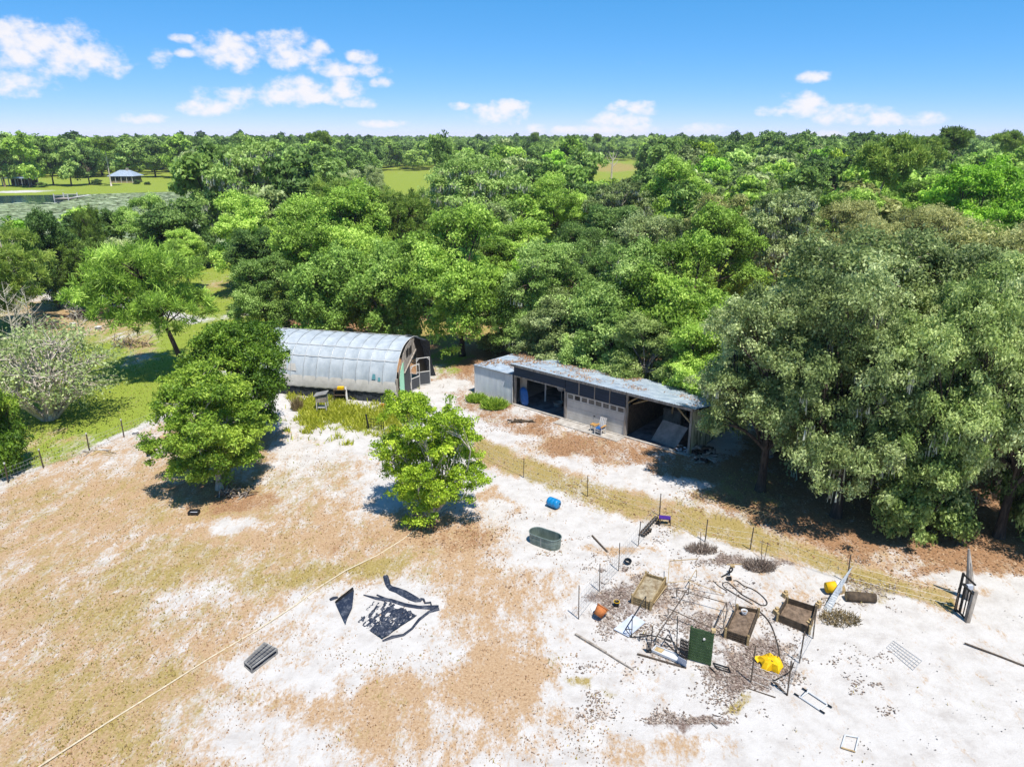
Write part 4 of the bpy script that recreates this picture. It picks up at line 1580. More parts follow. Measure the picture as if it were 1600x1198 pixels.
# roof
spart('fascia', M_GREYWOOD, -.1, SLEN + .2, -.32, -.26, HF - .16, HF + .02)
for u in np.arange(.0, SLEN + .1, 1.25):
    MB().beam(sp(u, -.24, HF - .08), sp(u, SDEP + .1, HB - .08), .06, .12).build('rafter', M_GREYWOOD, shed)
nsh = 17
for k in range(nsh):
    u0, u1 = -.2 + k * (SLEN + .5) / nsh, -.2 + (k + 1) * (SLEN + .5) / nsh
    m = MB()
    nn_ = 10
    lift = .004 * (k % 2)
    for i in range(nn_ + 1):
        u = u0 + (u1 - u0 + .03) * i / nn_
        z = .018 * (1 if i % 2 else -1) * (1 if i % 5 else 1.4)
        m.v += [tuple(sp(u, -.36, HF + .05 + z + lift)), tuple(sp(u, SDEP + .25, HB + .0 + z + lift))]
    for i in range(nn_):
        m.f.append((2 * i, 2 * i + 2, 2 * i + 3, 2 * i + 1))
    m.build('roof_sheet', M_ROOF, shed)
# cream end wall
for k in range(7):
    v0, v1 = k * SDEP / 7, (k + 1) * SDEP / 7
    top = HF + (HB - HF) * (v1 / SDEP) - .15
    m = MB()
    for i in range(9):
        v = v0 + (v1 - v0) * i / 8
        du = .02 * (1 if i % 2 else -1)
        m.v += [tuple(sp(SLEN + .12 + du, v, .02 + .1 * (k % 2))), tuple(sp(SLEN + .12 + du, v, top))]
    for i in range(8):
        m.f.append((2 * i, 2 * i + 2, 2 * i + 3, 2 * i + 1))
    m.build('end_sheet', M_CREAM, shed)
# low store at the other end
st = thing('lean_to_store', 'white corrugated lean-to store joined to the navy shed', 'lean-to', sp(-4.2, 0, 0))
for k in range(5):
    u0, u1 = -4.1 + k * .79, -4.1 + (k + 1) * .79 - .004
    m = MB()
    for i in range(13):
        u = u0 + (u1 - u0) * i / 12
        dv = .016 * (1 if i % 2 else -1)
        m.v += [tuple(sp(u, -.02 + dv, .03)), tuple(sp(u, -.02 + dv, 2.42))]
    for i in range(12):
        m.f.append((2 * i, 2 * i + 2, 2 * i + 3, 2 * i + 1))
    m.build('front_sheet', M_CORR, st)
    m = MB()
    for i in range(13):
        u = u0 + (u1 - u0 + .02) * i / 12 - .05
        dz = .016 * (1 if i % 2 else -1)
        m.v += [tuple(sp(u, -.14, 2.5 + dz)), tuple(sp(u, SDEP, 2.28 + dz))]
    for i in range(12):
        m.f.append((2 * i, 2 * i + 2, 2 * i + 3, 2 * i + 1))
    m.build('roof_sheet', M_ROOF, st)
sbox(MB(), -4.18, -.08, -.1, -.05, 2.36, 2.48).build('eave_trim', M_WHITE, st)
for u in (-4.12, -.12):
    sbox(MB(), u - .03, u + .03, -.06, -.0, 0, 2.4).build('corner_trim', M_WHITE, st)
sbox(MB(), -4.14, -4.11, .03, SDEP - .05, .02, 2.3).build('side_wall', M_CORR, st)
sbox(MB(), -4.1, -.1, SDEP - .05, SDEP - .02, .02, 2.2).build('rear_wall', M_CORR, st)


# things in and around the shed
def box_thing(name, label, cat, u0, v0, w, d, h, mm, z=.05):
    t = thing(name, label, cat, sp(u0, v0, z))
    b_ = MB()
    sbox(b_, u0, u0 + w, v0, v0 + d, z, z + h * .86)
    b_.build('body', mm, t)
    sbox(MB(), u0 - .03, u0 + w + .03, v0 - .03, v0 + d + .03, z + h * .86, z + h).build('top', mm, t)
    return t


box_thing('crate', 'dim wooden crate at the back of the first open bay', 'crate', 3.3, 4.2, .8, .8, 1.2, M_TANWOOD)
box_thing('cabinet', 'dim workbench cabinet at the back of the end bay', 'cabinet', 10.7, 4.4, 1.4, .8, 1.0, M_GREYWOOD)
box_thing('crate', 'stacked dark crate behind the leaning sheet in the end bay', 'crate', 13.1, 4.0, 1.2, 1.0, 1.4, M_DARKWOOD)
t = thing('pedestal_fan', 'pale pedestal fan standing in the dark first bay', 'fan', sp(2.7, 2.6, .05))
MB().lathe([(.3, 0), (.3, .04), (.05, .1)], 14, c=sp(2.7, 2.6, .05)).build('base', M_WHITE, t)
MB().tube([sp(2.7, 2.6, .1), sp(2.7, 2.6, 1.2)], .03).build('pole', M_PIPE, t)
Mf = Matrix.Rotation(math.pi / 2, 3, 'X')
MB().lathe([(.02, -.1), (.3, -.06), (.34, 0), (.3, .06), (.02, .1)], 16, M=Mf, c=sp(2.7, 2.55, 1.35), capt=True).build('fan_cage', M_WHITE, t)
t = thing('wash_tub', 'pale tub on the floor of the first bay', 'tub', sp(2.4, 1.7, .05))
MB().lathe([(.3, 0), (.38, .3), (.41, .3), (.4, .34), (.35, .33), (.28, .05)], 16, c=sp(2.9, 1.9, .05)).build('tub_shell', M_PLY, t)
# blue trough leaning by the first post
t = thing('plastic_trough', 'blue plastic trough leaning upright by the first shed post', 'trough', sp(.75, .5, .05))
m = MB()
q0, q1 = sp(.55, .25, .05), sp(.25, .45, 1.45)
ax = (q1 - q0)
sx_ = U.copy()
nr = ax.cross(sx_).normalized()
prof = []
for k in range(11):
    a = k / 10
    w = .36 * (1 - abs(2 * a - 1) ** 4) ** .5 + .02
    for j in range(7):
        b2 = -1 + 2 * j / 6
        m.v.append(tuple(q0 + ax * a + sx_ * (.35 + w * b2) - nr * (.2 * (1 - b2 * b2) * (w / .38))))
for k in range(10):
    for j in range(6):
        o = k * 7 + j
        m.f.append((o, o + 1, o + 8, o + 7))
m.build('trough_shell', M_BLUE2, t, True)
MB().tube([m.v[k * 7] for k in range(11)] + [m.v[k * 7 + 6] for k in reversed(range(11))], .03, 5, closed=True).build('rim', M_BLUE2, t)
# leaning sheet in the end bay
tag(MB().slab([sp(11.9, .6, .06), sp(13.9, .35, .06), sp(14.25, 1.3, 1.35), sp(12.2, 1.55, 1.35)], .03).build('leaning_sheet', M_PLY), 'grey plywood sheet leaning inside the open end bay', 'sheet')
# chair by the garage door
ch = sp(8.55, -.75, .06)
t = thing('garden_armchair', 'white slatted armchair with ochre arms and blue cushion before the garage door', 'chair', ch)


def cp(x, y, z):
    return ch + U * x + V_ * y + Vector((0, 0, z))


for x in (-.27, .27):
    MB().beam(cp(x, -.25, 0), cp(x, -.25, .6), .07).build('leg', M_WHITE, t)
    MB().beam(cp(x, .28, 0), cp(x, .22, .6), .07).build('leg', M_WHITE, t)
    MB().beam(cp(x, -.34, .62), cp(x, .3, .62), .14, .04).build('arm', M_OCHRE, t)
for x in (-.21, -.07, .07, .21):
    MB().beam(cp(x, .2, .4), cp(x, .42, 1.12), .09, .03).build('back_slat', M_WHITE, t)
for z in (.55, .8, 1.05):
    MB().beam(cp(-.28, .2 + (z - .4) * .31, z), cp(.28, .2 + (z - .4) * .31, z), .03, .07).build('back_rail', M_WHITE, t)
MB().beam(cp(0, -.28, .38), cp(0, .24, .38), .56, .05).build('seat', M_WHITE, t)
MB().beam(cp(0, -.26, .44), cp(0, .2, .44), .48, .08).build('cushion', M_BLUE2, t)
MB().beam(cp(-.3, -.27, .22), cp(.3, -.27, .22), .03, .06).build('stretcher', M_WHITE, t)
t = thing('side_table', 'small ochre topped table beside the white armchair', 'table', sp(7.95, -.6, .06))
c0 = sp(7.9, -.55, .06)
sbox(MB(), 7.68, 8.12, -.75, -.35, .52, .57).build('table_top', M_OCHRE, t)
for a in (7.72, 8.08):
    for b in (-.71, -.39):
        sbox(MB(), a - .025, a + .025, b - .025, b + .025, .06, .52).build('leg', M_WHITE, t)


def heap(name, label, cat, c, rx, ry, h, n, mm, seed, thick=.05, ln=.6, flatten=.4):
    r = random.Random(seed)
    t_ = thing(name, label, cat, c)
    for i in range(n):
        a, d = r.uniform(0, 6.28), math.sqrt(r.random())
        p = Vector(c) + Vector((math.cos(a) * d * rx, math.sin(a) * d * ry, .03 + h * (1 - d * d) * r.random()))
        b = r.uniform(0, 6.28)
        dv = Vector((math.cos(b), math.sin(b), r.uniform(-flatten, flatten))) * ln * r.uniform(.4, 1.1)
        if (p - dv * .5).z < .02:
            p.z -= (p - dv * .5).z - .02
        if (p + dv * .5).z < .02:
            p.z -= (p + dv * .5).z - .02
        MB().beam(p - dv * .5, p + dv * .5, thick * r.uniform(.6, 1.5), thick * r.uniform(.5, 1)).build(mm[0], mm[1][r.randrange(len(mm[1]))], t_)
    return t_


heap('log_pile', 'pile of dark split logs against the cream end wall', 'log pile', sp(15.9, .4, 0), .8, 1.2, .8, 46, ('log', [M_DARKWOOD, M_GREYWOOD, M_BLACK, M_GREYWOOD]), 5, .15, .9)
heap('scrap_heap', 'low heap of grey scrap at the last post of the end bay', 'scrap heap', sp(14.35, .35, .05), .5, .35, .35, 26, ('scrap_piece', [M_PLY, M_DARKWOOD, M_CARD]), 6, .09, .4)
heap('board_pile', 'few dark boards lying on the litter before the first bay', 'boards', gp(812, 659), .9, .35, .1, 9, ('board', [M_DARKWOOD, M_BLACK, M_GREYWOOD]), 7, .11, 1.1, .05)

# ------------------------------------------------------------------ house, carport and dock across the lake
HX = gp(191, 286)
t = thing('lake_house', 'low house with pale metal hip roof on the lawn beyond the lake', 'house', HX)
hx, hy = HX.x, HX.y
hw, hd = 5.2, 4.0
M_HW = mat('house_wall', rgb(196, 176, 140), rgb(170, 150, 118), 1, .9)
M_DK = mat('dark_window', rgb(52, 58, 66), rgb(30, 34, 40), 1, .2, spec=.5)
MB().box((hx, hy + hd, .55), (hw * 2, hd * 2, 1.1)).build('plinth', M_HW, t)
MB().box((hx, hy + hd + .1, 2.0), (hw * 2 - .3, hd * 2 - .5, 1.8)).build('wall', mat('house_dark_wall', rgb(98, 96, 92), rgb(74, 72, 70), 1, .8), t)
m = MB()
e = .9
m.add([(hx - hw - e, hy - e, 2.9), (hx + hw + e, hy - e, 2.9), (hx + hw + e, hy + 2 * hd + e, 2.9), (hx - hw - e, hy + 2 * hd + e, 2.9), (hx - hw * .45, hy + hd, 5.4), (hx + hw * .45, hy + hd, 5.4)],
      [(3, 2, 1, 0), (0, 1, 5, 4), (1, 2, 5), (2, 3, 4, 5), (3, 0, 4)])
rf = m.build('roof', M_ROOF, t)
MB().box((hx + 1.2, hy + hd, 5.6), (.9, .9, 1.4)).build('chimney', M_GREYWOOD, rf)
for k in range(7):
    x = hx - hw + .9 + k * 1.43
    w_ = MB().box((x, hy + .28, 1.95), (1.1, .12, 1.3)).build('window', M_DK, t)
    MB().box((x, hy + .2, 1.95), (.1, .06, 1.3)).build('mullion', M_WHITE, w_)
for k in range(5):
    MB().box((hx - hw + .2 + k * (2 * hw - .4) / 4, hy - .5, 1.45), (.2, .2, 2.9)).build('porch_post', M_WHITE, t)
CXp = gp(24, 291)
t = thing('carport', 'dark open carport with a pale flat roof among the lakeside trees', 'carport', CXp)
MB().box((CXp.x, CXp.y + 4, 3.1), (12, 7, .35)).build('roof', M_ROOF, t)
for k in range(5):
    for y in (0.6, 6.6):
        MB().box((CXp.x - 5.6 + k * 2.8, CXp.y + y, 1.46), (.3, .3, 2.92)).build('post', M_WHITE, t)
MB().box((CXp.x, CXp.y + 6.9, 1.46), (11.4, .1, 2.9)).build('back_wall', M_DARKWOOD, t)
D0, D1 = gp(105, 304.5), gp(84, 313.5)
t = thing('dock', 'small white dock with a slanting gangway on the open water', 'dock', D1)
ddir = (D0 - D1)
sd = Vector((1, 0, 0))
dk = Vector((D1.x, D1.y, .5))
MB().box(dk + Vector((2.4, 3, 0)), (5.0, 5.0, .2)).build('deck', M_GREYWOOD, t)
for a in (0.1, 4.7):
    for b in (.3, 5.7):
        MB().box(dk + Vector((a, b, .5)), (.25, .25, 2.2)).build('post', M_WHITE, t)
for b in (.3, 5.7):
    MB().box(dk + Vector((2.4, b, 1.1)), (4.8, .15, .15)).build('rail', M_WHITE, t)
MB().beam(dk + Vector((4.4, 4, .2)), dk + Vector((6.5, 10, .5)), 1.2, .15).build('gangway', M_WHITE, t)

# ------------------------------------------------------------------ little shelter by the lawn
K = gp(96, 473)
t = thing('roofed_shelter', 'small shelter with a blue grey lean roof by the gravel track', 'shelter', K)
for a in (-.9, .9):
    for b in (0, 1.4):
        MB().beam(K + Vector((a, b, 0)), K + Vector((a, b, 1.5 if b == 0 else 1.9)), .12).build('post', M_GREYWOOD, t)
for k in range(3):
    x0, x1 = -1.2 + k * .8, -1.2 + k * .8 + .79
    MB().slab([K + Vector((x0, -.35, 1.5)), K + Vector((x1, -.35, 1.5)), K + Vector((x1, 1.75, 2.05)), K + Vector((x0, 1.75, 2.05))], .05).build('roof_sheet', M_ROOF, t)
MB().box(K + Vector((0, .8, .5)), (1.5, .7, .9)).build('feed_box', M_DARKWOOD, t)
heap('brush_heap', 'dark brush heap beside the small shelter', 'brush heap', gp(150, 494), 3.2, 2.0, .9, 150, ('stick', [M_DARKWOOD, M_TWIG, M_BLACK]), 9, .09, 1.9)
heap('brush_heap', 'smaller dark brush heap under the pale saplings', 'brush heap', gp(62, 512), 3.0, 1.3, .7, 90, ('stick', [M_DARKWOOD, M_TWIG, M_TWIG]), 10, .09, 1.6)
heap('brush_heap', 'low grey brush patch at the end of the pale shrub tree', 'brush heap', gp(206, 540), 1.8, 1.0, .7, 90, ('stick', [M_TWIG, M_STRAW]), 12, .05, 1.4, .9)


def bucket(name, label, cat, c, r, h, mm, rim=None, tilt=0, rz=0, group=None, inner=None):
    t_ = thing(name, label, cat, c, group)
    Mx = Matrix.Rotation(rz, 3, 'Z') @ Matrix.Rotation(tilt, 3, 'X')
    lift = Vector((0, 0, r * math.sin(abs(tilt)))) if tilt else Vector((0, 0, 0))
    MB().lathe([(r * .78, 0), (r, h), (r * .92, h), (r * .72, .03)], 16, M=Mx, c=Vector(c) + lift).build('pot_wall', mm, t_, True)
    MB().lathe([(r, h * .93), (r * 1.08, h * .95), (r * 1.08, h * 1.02), (r * .93, h * 1.02), (r * .93, h * .93)], 16, M=Mx, c=Vector(c) + lift, capb=False).build('rim', rim or mm, t_)
    if inner:
        MB().lathe([(r * .85, h * .7), (r * .85, h * .72)], 14, M=Mx, c=Vector(c) + lift, capt=True).build('fill', inner, t_)
    return t_


bucket('bucket', 'white bucket among the dark brush near the pale saplings', 'bucket', gp(115, 513), .3, .6, M_WHITE)
bucket('bucket', 'white tub on the lawn edge right of the brush', 'tub', gp(154, 515), .35, .35, M_WHITE)

# ------------------------------------------------------------------ greenhouse yard
def zp(zx, zy, z=0.0):
    """garden close-up coordinates to a ground point"""
    return gp(880 + zx / 3.328, 760 + zy / 3.328, z)


c = gp(503, 645)
t = thing('hive_stand', 'grey box with a tilted dark lid on four white legs in the weeds', 'hive stand', c)
for a in (-.36, .36):
    for b in (0, .6):
        MB().beam(c + Vector((a * 1.05, b, 0)), c + Vector((a * .95, b, .85)), .07).build('leg', M_WHITE, t)
MB().box(c + Vector((0, .3, 1.08)), (.78, .66, .45)).build('box_body', M_GREYWOOD, t)
MB().beam(c + Vector((-.5, .3, 1.36)), c + Vector((.46, .3, 1.56)), .85, .06).build('lid', M_PLY, t)
MB().box(c + Vector((0, .3, .4)), (.6, .5, .05)).build('lower_shelf', M_WHITE, t)

c = gp(532, 628)
t = thing('potting_shelf', 'dark low shelf with yellow things on top against the greenhouse skirt', 'shelf', c)
for a in (-.45, .45):
    MB().box(c + Vector((a, .2, .5)), (.06, .5, 1.0)).build('side_panel', M_DARKWOOD, t)
for z in (.15, .58, 1.0):
    MB().box(c + Vector((0, .2, z)), (1.0, .52, .05)).build('shelf_board', M_DARKWOOD, t)
o = tag(MB().box(c + Vector((.05, .2, 1.12)), (.5, .35, .18)).build('plant_tray', M_YELLOW), 'yellow tray lying on top of the dark potting shelf', 'tray')
tag(MB().beam(c + Vector((.62, -.25, 0)), c + Vector((.45, .15, 1.25)), .14, .03, up=(0, 1, 0)).build('leaning_board', M_WHITE), 'narrow white board leaning on the potting shelf', 'board')
bucket('plant_pot', 'small pinkish pot in the weeds before the greenhouse skirt', 'pot', gp(599, 637), .18, .3, M_TERRA)
bucket('bucket', 'white bucket at the foot of the mint panel', 'bucket', gp(625, 640), .2, .3, M_WHITE)

a, b = gp(576.5, 670.5), gp(600, 674)
t = thing('wire_gate', 'short black wire gate with a leaning post behind the sparse young tree', 'gate', a)
MB().beam(a, a + Vector((-.15, 0, 1.15)), .1).build('gate_post', M_BLKMETAL, t)
MB().beam(b, b + Vector((0, 0, .9)), .05).build('gate_post', M_BLKMETAL, t)
for k in range(4):
    MB().beam(a + Vector((-.1, 0, .2 + k * .22)), b + Vector((0, 0, .2 + k * .2)), .025).build('bar', M_BLKMETAL, t)
for k in range(5):
    p, q = a.lerp(b, (k + 1) / 6), 0
    MB().beam(p + Vector((0, 0, .1)), p + Vector((0, 0, .9)), .02).build('upright', M_BLKMETAL, t)


# ------------------------------------------------------------------ wire fences
def wire_fence(name, label, feet, hs, mm, wires=(.35, .75, 1.1), r=.028, mesh=0, tops=None):
    t_ = thing(name, label, 'fence', feet[0])
    for f, h in zip(feet, hs):
        lean = Vector((rnd.uniform(-.05, .05), rnd.uniform(-.05, .05), 0))
        p = MB().beam(f, f + lean + Vector((0, 0, h)), r * 2).build('post', mm, t_)
        if tops:
            MB().beam(f + lean + Vector((0, 0, h)), f + lean + Vector((0, 0, h + .1)), r * 2.4).build('post_cap', tops, p)
    for i in range(len(feet) - 1):
        for w in wires:
            MB().tube([feet[i] + Vector((0, 0, min(w, hs[i]))), feet[i].lerp(feet[i + 1], .5) + Vector((0, 0, w - .03)), feet[i + 1] + Vector((0, 0, min(w, hs[i + 1])))], .005, 3).build('wire', M_PIPE, t_)
        if mesh:
            m_ = MB()
            L_ = (feet[i + 1] - feet[i]).length
            nv = int(L_ / mesh)
            for k in range(1, nv):
                p = feet[i].lerp(feet[i + 1], k / nv)
                m_.tube([p + Vector((0, 0, .03)), p + Vector((0, 0, wires[-1]))], .004, 3, cap=False)
            kind(m_.build('mesh_wires', M_PIPE, t_), 'stuff')
    return t_


wire_fence('wire_fence', 'wire fence on thin steel posts between brown field and lawn',
           [gp(-90, 800), gp(13, 754), gp(68, 731), gp(140, 705), gp(194, 683), gp(258, 657)], [1.25] * 6, M_RUST, (.2, .45, .7, .95), .03, .22, M_WHITE)
wire_fence('wire_fence', 'wire fence on thin posts along the grassy strip before the shed',
           [gp(735, 705), gp(818, 746), gp(918, 776), gp(1030, 806), gp(1101.5, 846), gp(1172, 858), gp(1323, 910), gp(1492, 955)], [1.3, 1.3, 1.35, 1.4, 1.3, 1.3, 1.5, 1.2], M_RUST, (.3, .6, .95), .022, .45)
wire_fence('garden_fence', 'wire fence of thin posts closing the garden on the tank side',
           [gp(904, 967), gp(936.5, 924), gp(966.5, 891), gp(997, 853), gp(1030, 812)], [1.75, 1.45, 1.5, 1.4, .9], M_RUST, (.1, .5, .9, 1.2), .019, .25, None)
wire_fence('garden_fence', 'wire fence of thin posts closing the garden on the open sand side',
           [gp(1173, 1066), gp(1230, 1086), gp(1249, 1035), gp(1270, 997)], [1.7, 1.55, 1.5, 1.6], M_RUST, (.1, .45, .8), .021, .3, None)
for i, (x, y) in enumerate(((1189.5, 871), (1094, 858))):
    f = gp(x, y)
    t = thing('garden_stake', ('pair of thin stakes in the mulch heap nearer the yellow tub', 'pair of thin stakes in the mulch heap nearer the purple bench')[i], 'stake', f)
    for k in (0, 1):
        MB().tube([f + Vector((.18 * k, 0, 0)), f + Vector((.3 * k - .02, .1, .95 - .15 * k))], .016, 5).build('stake_rod', M_RUST, t)


# ------------------------------------------------------------------ foreground objects
# stock tank
E1, E2 = gp(840, 830, .6), gp(864, 838, .6)
E1.z = E2.z = 0
ax = (E2 - E1).normalized()
sd = Vector((-ax.y, ax.x, 0))
t = thing('stock_tank', 'grey oval steel water tank standing on the white sand', 'water tank', (E1 + E2) / 2)


def stadium(r, z, n=10):
    out = []
    for k in range(n + 1):
        a_ = -math.pi / 2 + math.pi * k / n
        out.append(E2 + ax * (math.cos(a_) * r) + sd * (math.sin(a_) * r) + Vector((0, 0, z)))
    for k in range(n + 1):
        a_ = math.pi / 2 + math.pi * k / n
        out.append(E1 + ax * (math.cos(a_) * r) + sd * (math.sin(a_) * r) + Vector((0, 0, z)))
    return out


def loft(rings, close_last=False):
    m_ = MB()
    n_ = len(rings[0])
    for r_ in rings:
        m_.v += [tuple(p) for p in r_]
    for i in range(len(rings) - 1):
        for k in range(n_):
            m_.f.append((i * n_ + k, i * n_ + (k + 1) % n_, (i + 1) * n_ + (k + 1) % n_, (i + 1) * n_ + k))
    if close_last:
        m_.f.append(tuple((len(rings) - 1) * n_ + k for k in range(n_)))
    return m_


loft([stadium(.40, 0), stadium(.42, .18), stadium(.405, .2), stadium(.42, .22), stadium(.425, .38), stadium(.41, .4), stadium(.425, .42), stadium(.43, .6), stadium(.41, .6), stadium(.40, .05)], True).build('tank_wall', M_TANK, t, False)
MB().tube(stadium(.435, .6), .028, 6, closed=True).build('rim', M_TANK, t)
MB().tube([E1.lerp(E2, .5) - sd * .43 + Vector((0, 0, .1)), E1.lerp(E2, .5) - sd * .43 + Vector((0, 0, .56))], .012, 5).build('seam', M_PIPE, t)
# blue drum
A, B = gp(857.5, 783, .25), gp(874, 789.5, .25)
ax = (B - A).normalized()
zq = ax.to_track_quat('Z', 'Y').to_matrix()
L_ = (B - A).length * .92
t = thing('plastic_drum', 'bright blue plastic drum lying on the sand', 'drum', (A.x, A.y, 0))
MB().lathe([(.02, 0), (.24, .0), (.27, .03), (.28, L_ * .3), (.265, L_ * .33), (.28, L_ * .36), (.28, L_ * .64), (.265, L_ * .67), (.28, L_ * .7), (.27, L_ - .03), (.24, L_), (.02, L_)], 20, M=zq, c=A + Vector((0, 0, .03)), capt=True).build('drum_shell', M_BLUE, t, True)
MB().lathe([(.045, L_), (.045, L_ + .03)], 10, M=zq, c=A + zq @ Vector((.13, 0, 0)) + Vector((0, 0, .03)), capt=True).build('bung', M_BLACK, t)
# small items of the brown field
c = gp(303.5, 803)
t = thing('feed_pan', 'black rectangular feed pan with pale inside on the brown field', 'feed pan', c)
for (x, y, w, d) in ((0, -.17, .56, .04), (0, .17, .56, .04), (-.27, 0, .04, .3), (.27, 0, .04, .3)):
    MB().box(c + Vector((x, y, .1)), (w, d, .2)).build('side_panel', M_BLACK, t)
MB().box(c + Vector((0, 0, .045)), (.5, .3, .05)).build('pan_floor', M_CARD, t)
t = bucket('bucket', 'black bucket lying in dry grass left of the stout trunked oak', 'bucket', gp(234, 709), .22, .4, M_BLACK, tilt=1.3, rz=.5)
heap('board_scraps', 'pale broken boards lying along the wire fence', 'boards', gp(152, 706), .8, .3, .08, 8, ('board', [M_STRAW, M_WHITE, M_GREYWOOD]), 21, .12, 1.0, .04)
heap('board_scraps', 'few straw coloured sticks inside the fence next to the pale boards', 'sticks', gp(173, 709), .5, .3, .05, 5, ('stick', [M_STRAW, M_TWIG]), 22, .05, .9, .04)
bucket('bucket', 'white tub at the fence beside the shade of the young oak', 'tub', gp(212, 678), .22, .22, M_WHITE)
heap('root_tangle', 'tangle of grey roots and sticks at the foot of the stout trunk', 'sticks', gp(368, 772), 1.0, .42, .35, 70, ('stick', [M_TWIG, M_GREYWOOD, M_STRAW]), 23, .05, .8, .5)
# rope over the field
rp = [(30, 1222), (60, 1198), (165, 1130), (250, 1077), (330, 1026), (400, 985), (460, 946), (500, 916), (540, 891), (590, 867), (630, 842), (662, 818), (690, 798), (722, 780)]
pts = []
for i, (x, y) in enumerate(rp):
    pts.append(gp(x, y, .035))
tag(MB().tube(pts, .030, 6).build('rope', M_ROPE), 'long pale rope running across the field to the sparse young tree', 'rope')


# torn shade cloth
def patch(quad, nu, nv, zf):
    m_ = MB()
    q = [Vector(p) for p in quad]
    for i in range(nu + 1):
        for j in range(nv + 1):
            a_, b_ = i / nu, j / nv
            p = q[0].lerp(q[1], a_).lerp(q[3].lerp(q[2], a_), b_)
            p.z = zf(a_, b_)
            m_.v.append(tuple(p))
    for i in range(nu):
        for j in range(nv):
            o_ = i * (nv + 1) + j
            m_.f.append((o_, o_ + nv + 1, o_ + nv + 2, o_ + 1))
    return m_


def tp(x, y, z=0):
    return gp(370 + x / 4.571, 860 + y / 4.571, z)


t = thing('shade_cloth', 'large torn dark shade cloth half buried in the white sand', 'shade cloth', tp(1050, 480))


def zf(a_, b_):
    x, y = a_ * 20, b_ * 20
    w = math.sin(x * 1.1 + 2.2 * math.sin(y * .35) + y * .8) * .5 + math.sin(x * 2.3 - y * 1.7 + math.sin(x) * 1.5) * .33 + math.sin(y * 3.9 + x * .9) * .22 + math.sin(x * 4.7 + y * 2.9) * .18
    w = 1.1 * float(vnoise(np.float64(x * .9 + y * .25), np.float64(y * .32 - x * .1 + 20))) + .7 * float(vnoise(np.float64(x * 2.1 + 30), np.float64(y * .8))) + .4 * float(vnoise(np.float64(x * 5.0), np.float64(y * 3.1 + 40)))
    edge = min(a_, 1 - a_, b_, 1 - b_)
    return .034 + w * .055 + (a_ - .42) * .10 - .028 * max(0, 1 - edge * 9) * (1 if a_ < .6 else .2)


def blob(a_, b_):
    return 0


m = patch([tp(850, 500), tp(1040, 640), tp(1290, 470), tp(1010, 330)], 90, 90, zf)
# a -> along the near edge is index u; swap so the loose side lies towards the field
m.build('cloth_sheet', M_SHADE, t, True)


def strip_of(pts_, ws, zs):
    m_ = MB()
    P_ = [tp(*p) for p in pts_]
    n_ = len(P_)
    for i, p in enumerate(P_):
        d_ = (P_[min(i + 1, n_ - 1)] - P_[max(i - 1, 0)]).normalized()
        s_2 = Vector((-d_.y, d_.x, 0)) * ws[i]
        z_ = zs[i]
        m_.v += [tuple(p - s_2 + Vector((0, 0, .005))), tuple(p - s_2 * .5 + Vector((0, 0, z_))), tuple(p + Vector((0, 0, z_ * .55))), tuple(p + s_2 * .5 + Vector((0, 0, z_ * 1.1))), tuple(p + s_2 + Vector((0, 0, .005)))]
    for i in range(n_ - 1):
        for k in range(4):
            o_ = i * 5 + k
            m_.f.append((o_, o_ + 1, o_ + 6, o_ + 5))
    return m_


strip_of([(905, 318), (1000, 345), (1100, 360), (1200, 392), (1300, 410), (1440, 415)], [.02, .07, .10, .10, .09, .14], [.04, .08, .1, .1, .1, .14]).build('cloth_fold', M_SHADE, t, True)
strip_of([(1440, 418), (1370, 445), (1300, 500), (1250, 562), (1190, 606), (1110, 622), (1040, 648)], [.12, .07, .07, .06, .06, .08, .05], [.14, .1, .1, .08, .08, .1, .05]).build('cloth_fold', M_SHADE, t, True)
strip_of([(1000, 318), (1060, 345), (1150, 372), (1230, 400)], [.03, .05, .06, .04], [.05, .07, .07, .05]).build('cloth_fold', M_SHADE, t, True)
t = thing('cloth_strip', 'long dark cloth strip curling beside the large torn cloth', 'cloth', tp(1150, 280))
strip_of([(1062, 182), (1072, 215), (1082, 250), (1105, 274), (1150, 288), (1200, 312), (1250, 338), (1290, 356), (1320, 362)], [.13, .14, .12, .14, .17, .22, .22, .17, .06], [.08, .1, .1, .12, .12, .14, .12, .1, .05]).build('cloth_sheet', M_SHADE, t, True)
strip_of([(1310, 345), (1335, 352), (1345, 378), (1385, 375), (1388, 392)], [.05, .06, .05, .05, .04], [.06, .08, .06, .08, .04]).build('cloth_tail', M_SHADE, t, True)
t = thing('cloth_scrap', 'dark triangular cloth scrap with a raised tip near the rope', 'cloth', tp(770, 400))
m = MB()
Q = [tp(705, 378, .05), tp(790, 312, .12), tp(838, 282, .35), tp(826, 400, .1), tp(790, 480, .05), tp(776, 520, .12)]
ctr = tp(770, 385, .16)
m.add(Q + [ctr], [(i, (i + 1) % 6, 6) for i in range(6)])
m.build('cloth_sheet', M_SHADE, t, True)
strip_of([(706, 378), (740, 352), (790, 318), (832, 288)], [.05, .06, .06, .04], [.1, .14, .16, .2]).build('cloth_fold', M_BLACK, t)
t = thing('cloth_scrap', 'tiny dark cloth scrap beside the triangular one', 'cloth', tp(695, 345))
strip_of([(665, 355), (690, 345), (722, 335)], [.06, .08, .06], [.08, .1, .06]).build('cloth_sheet', M_SHADE, t)
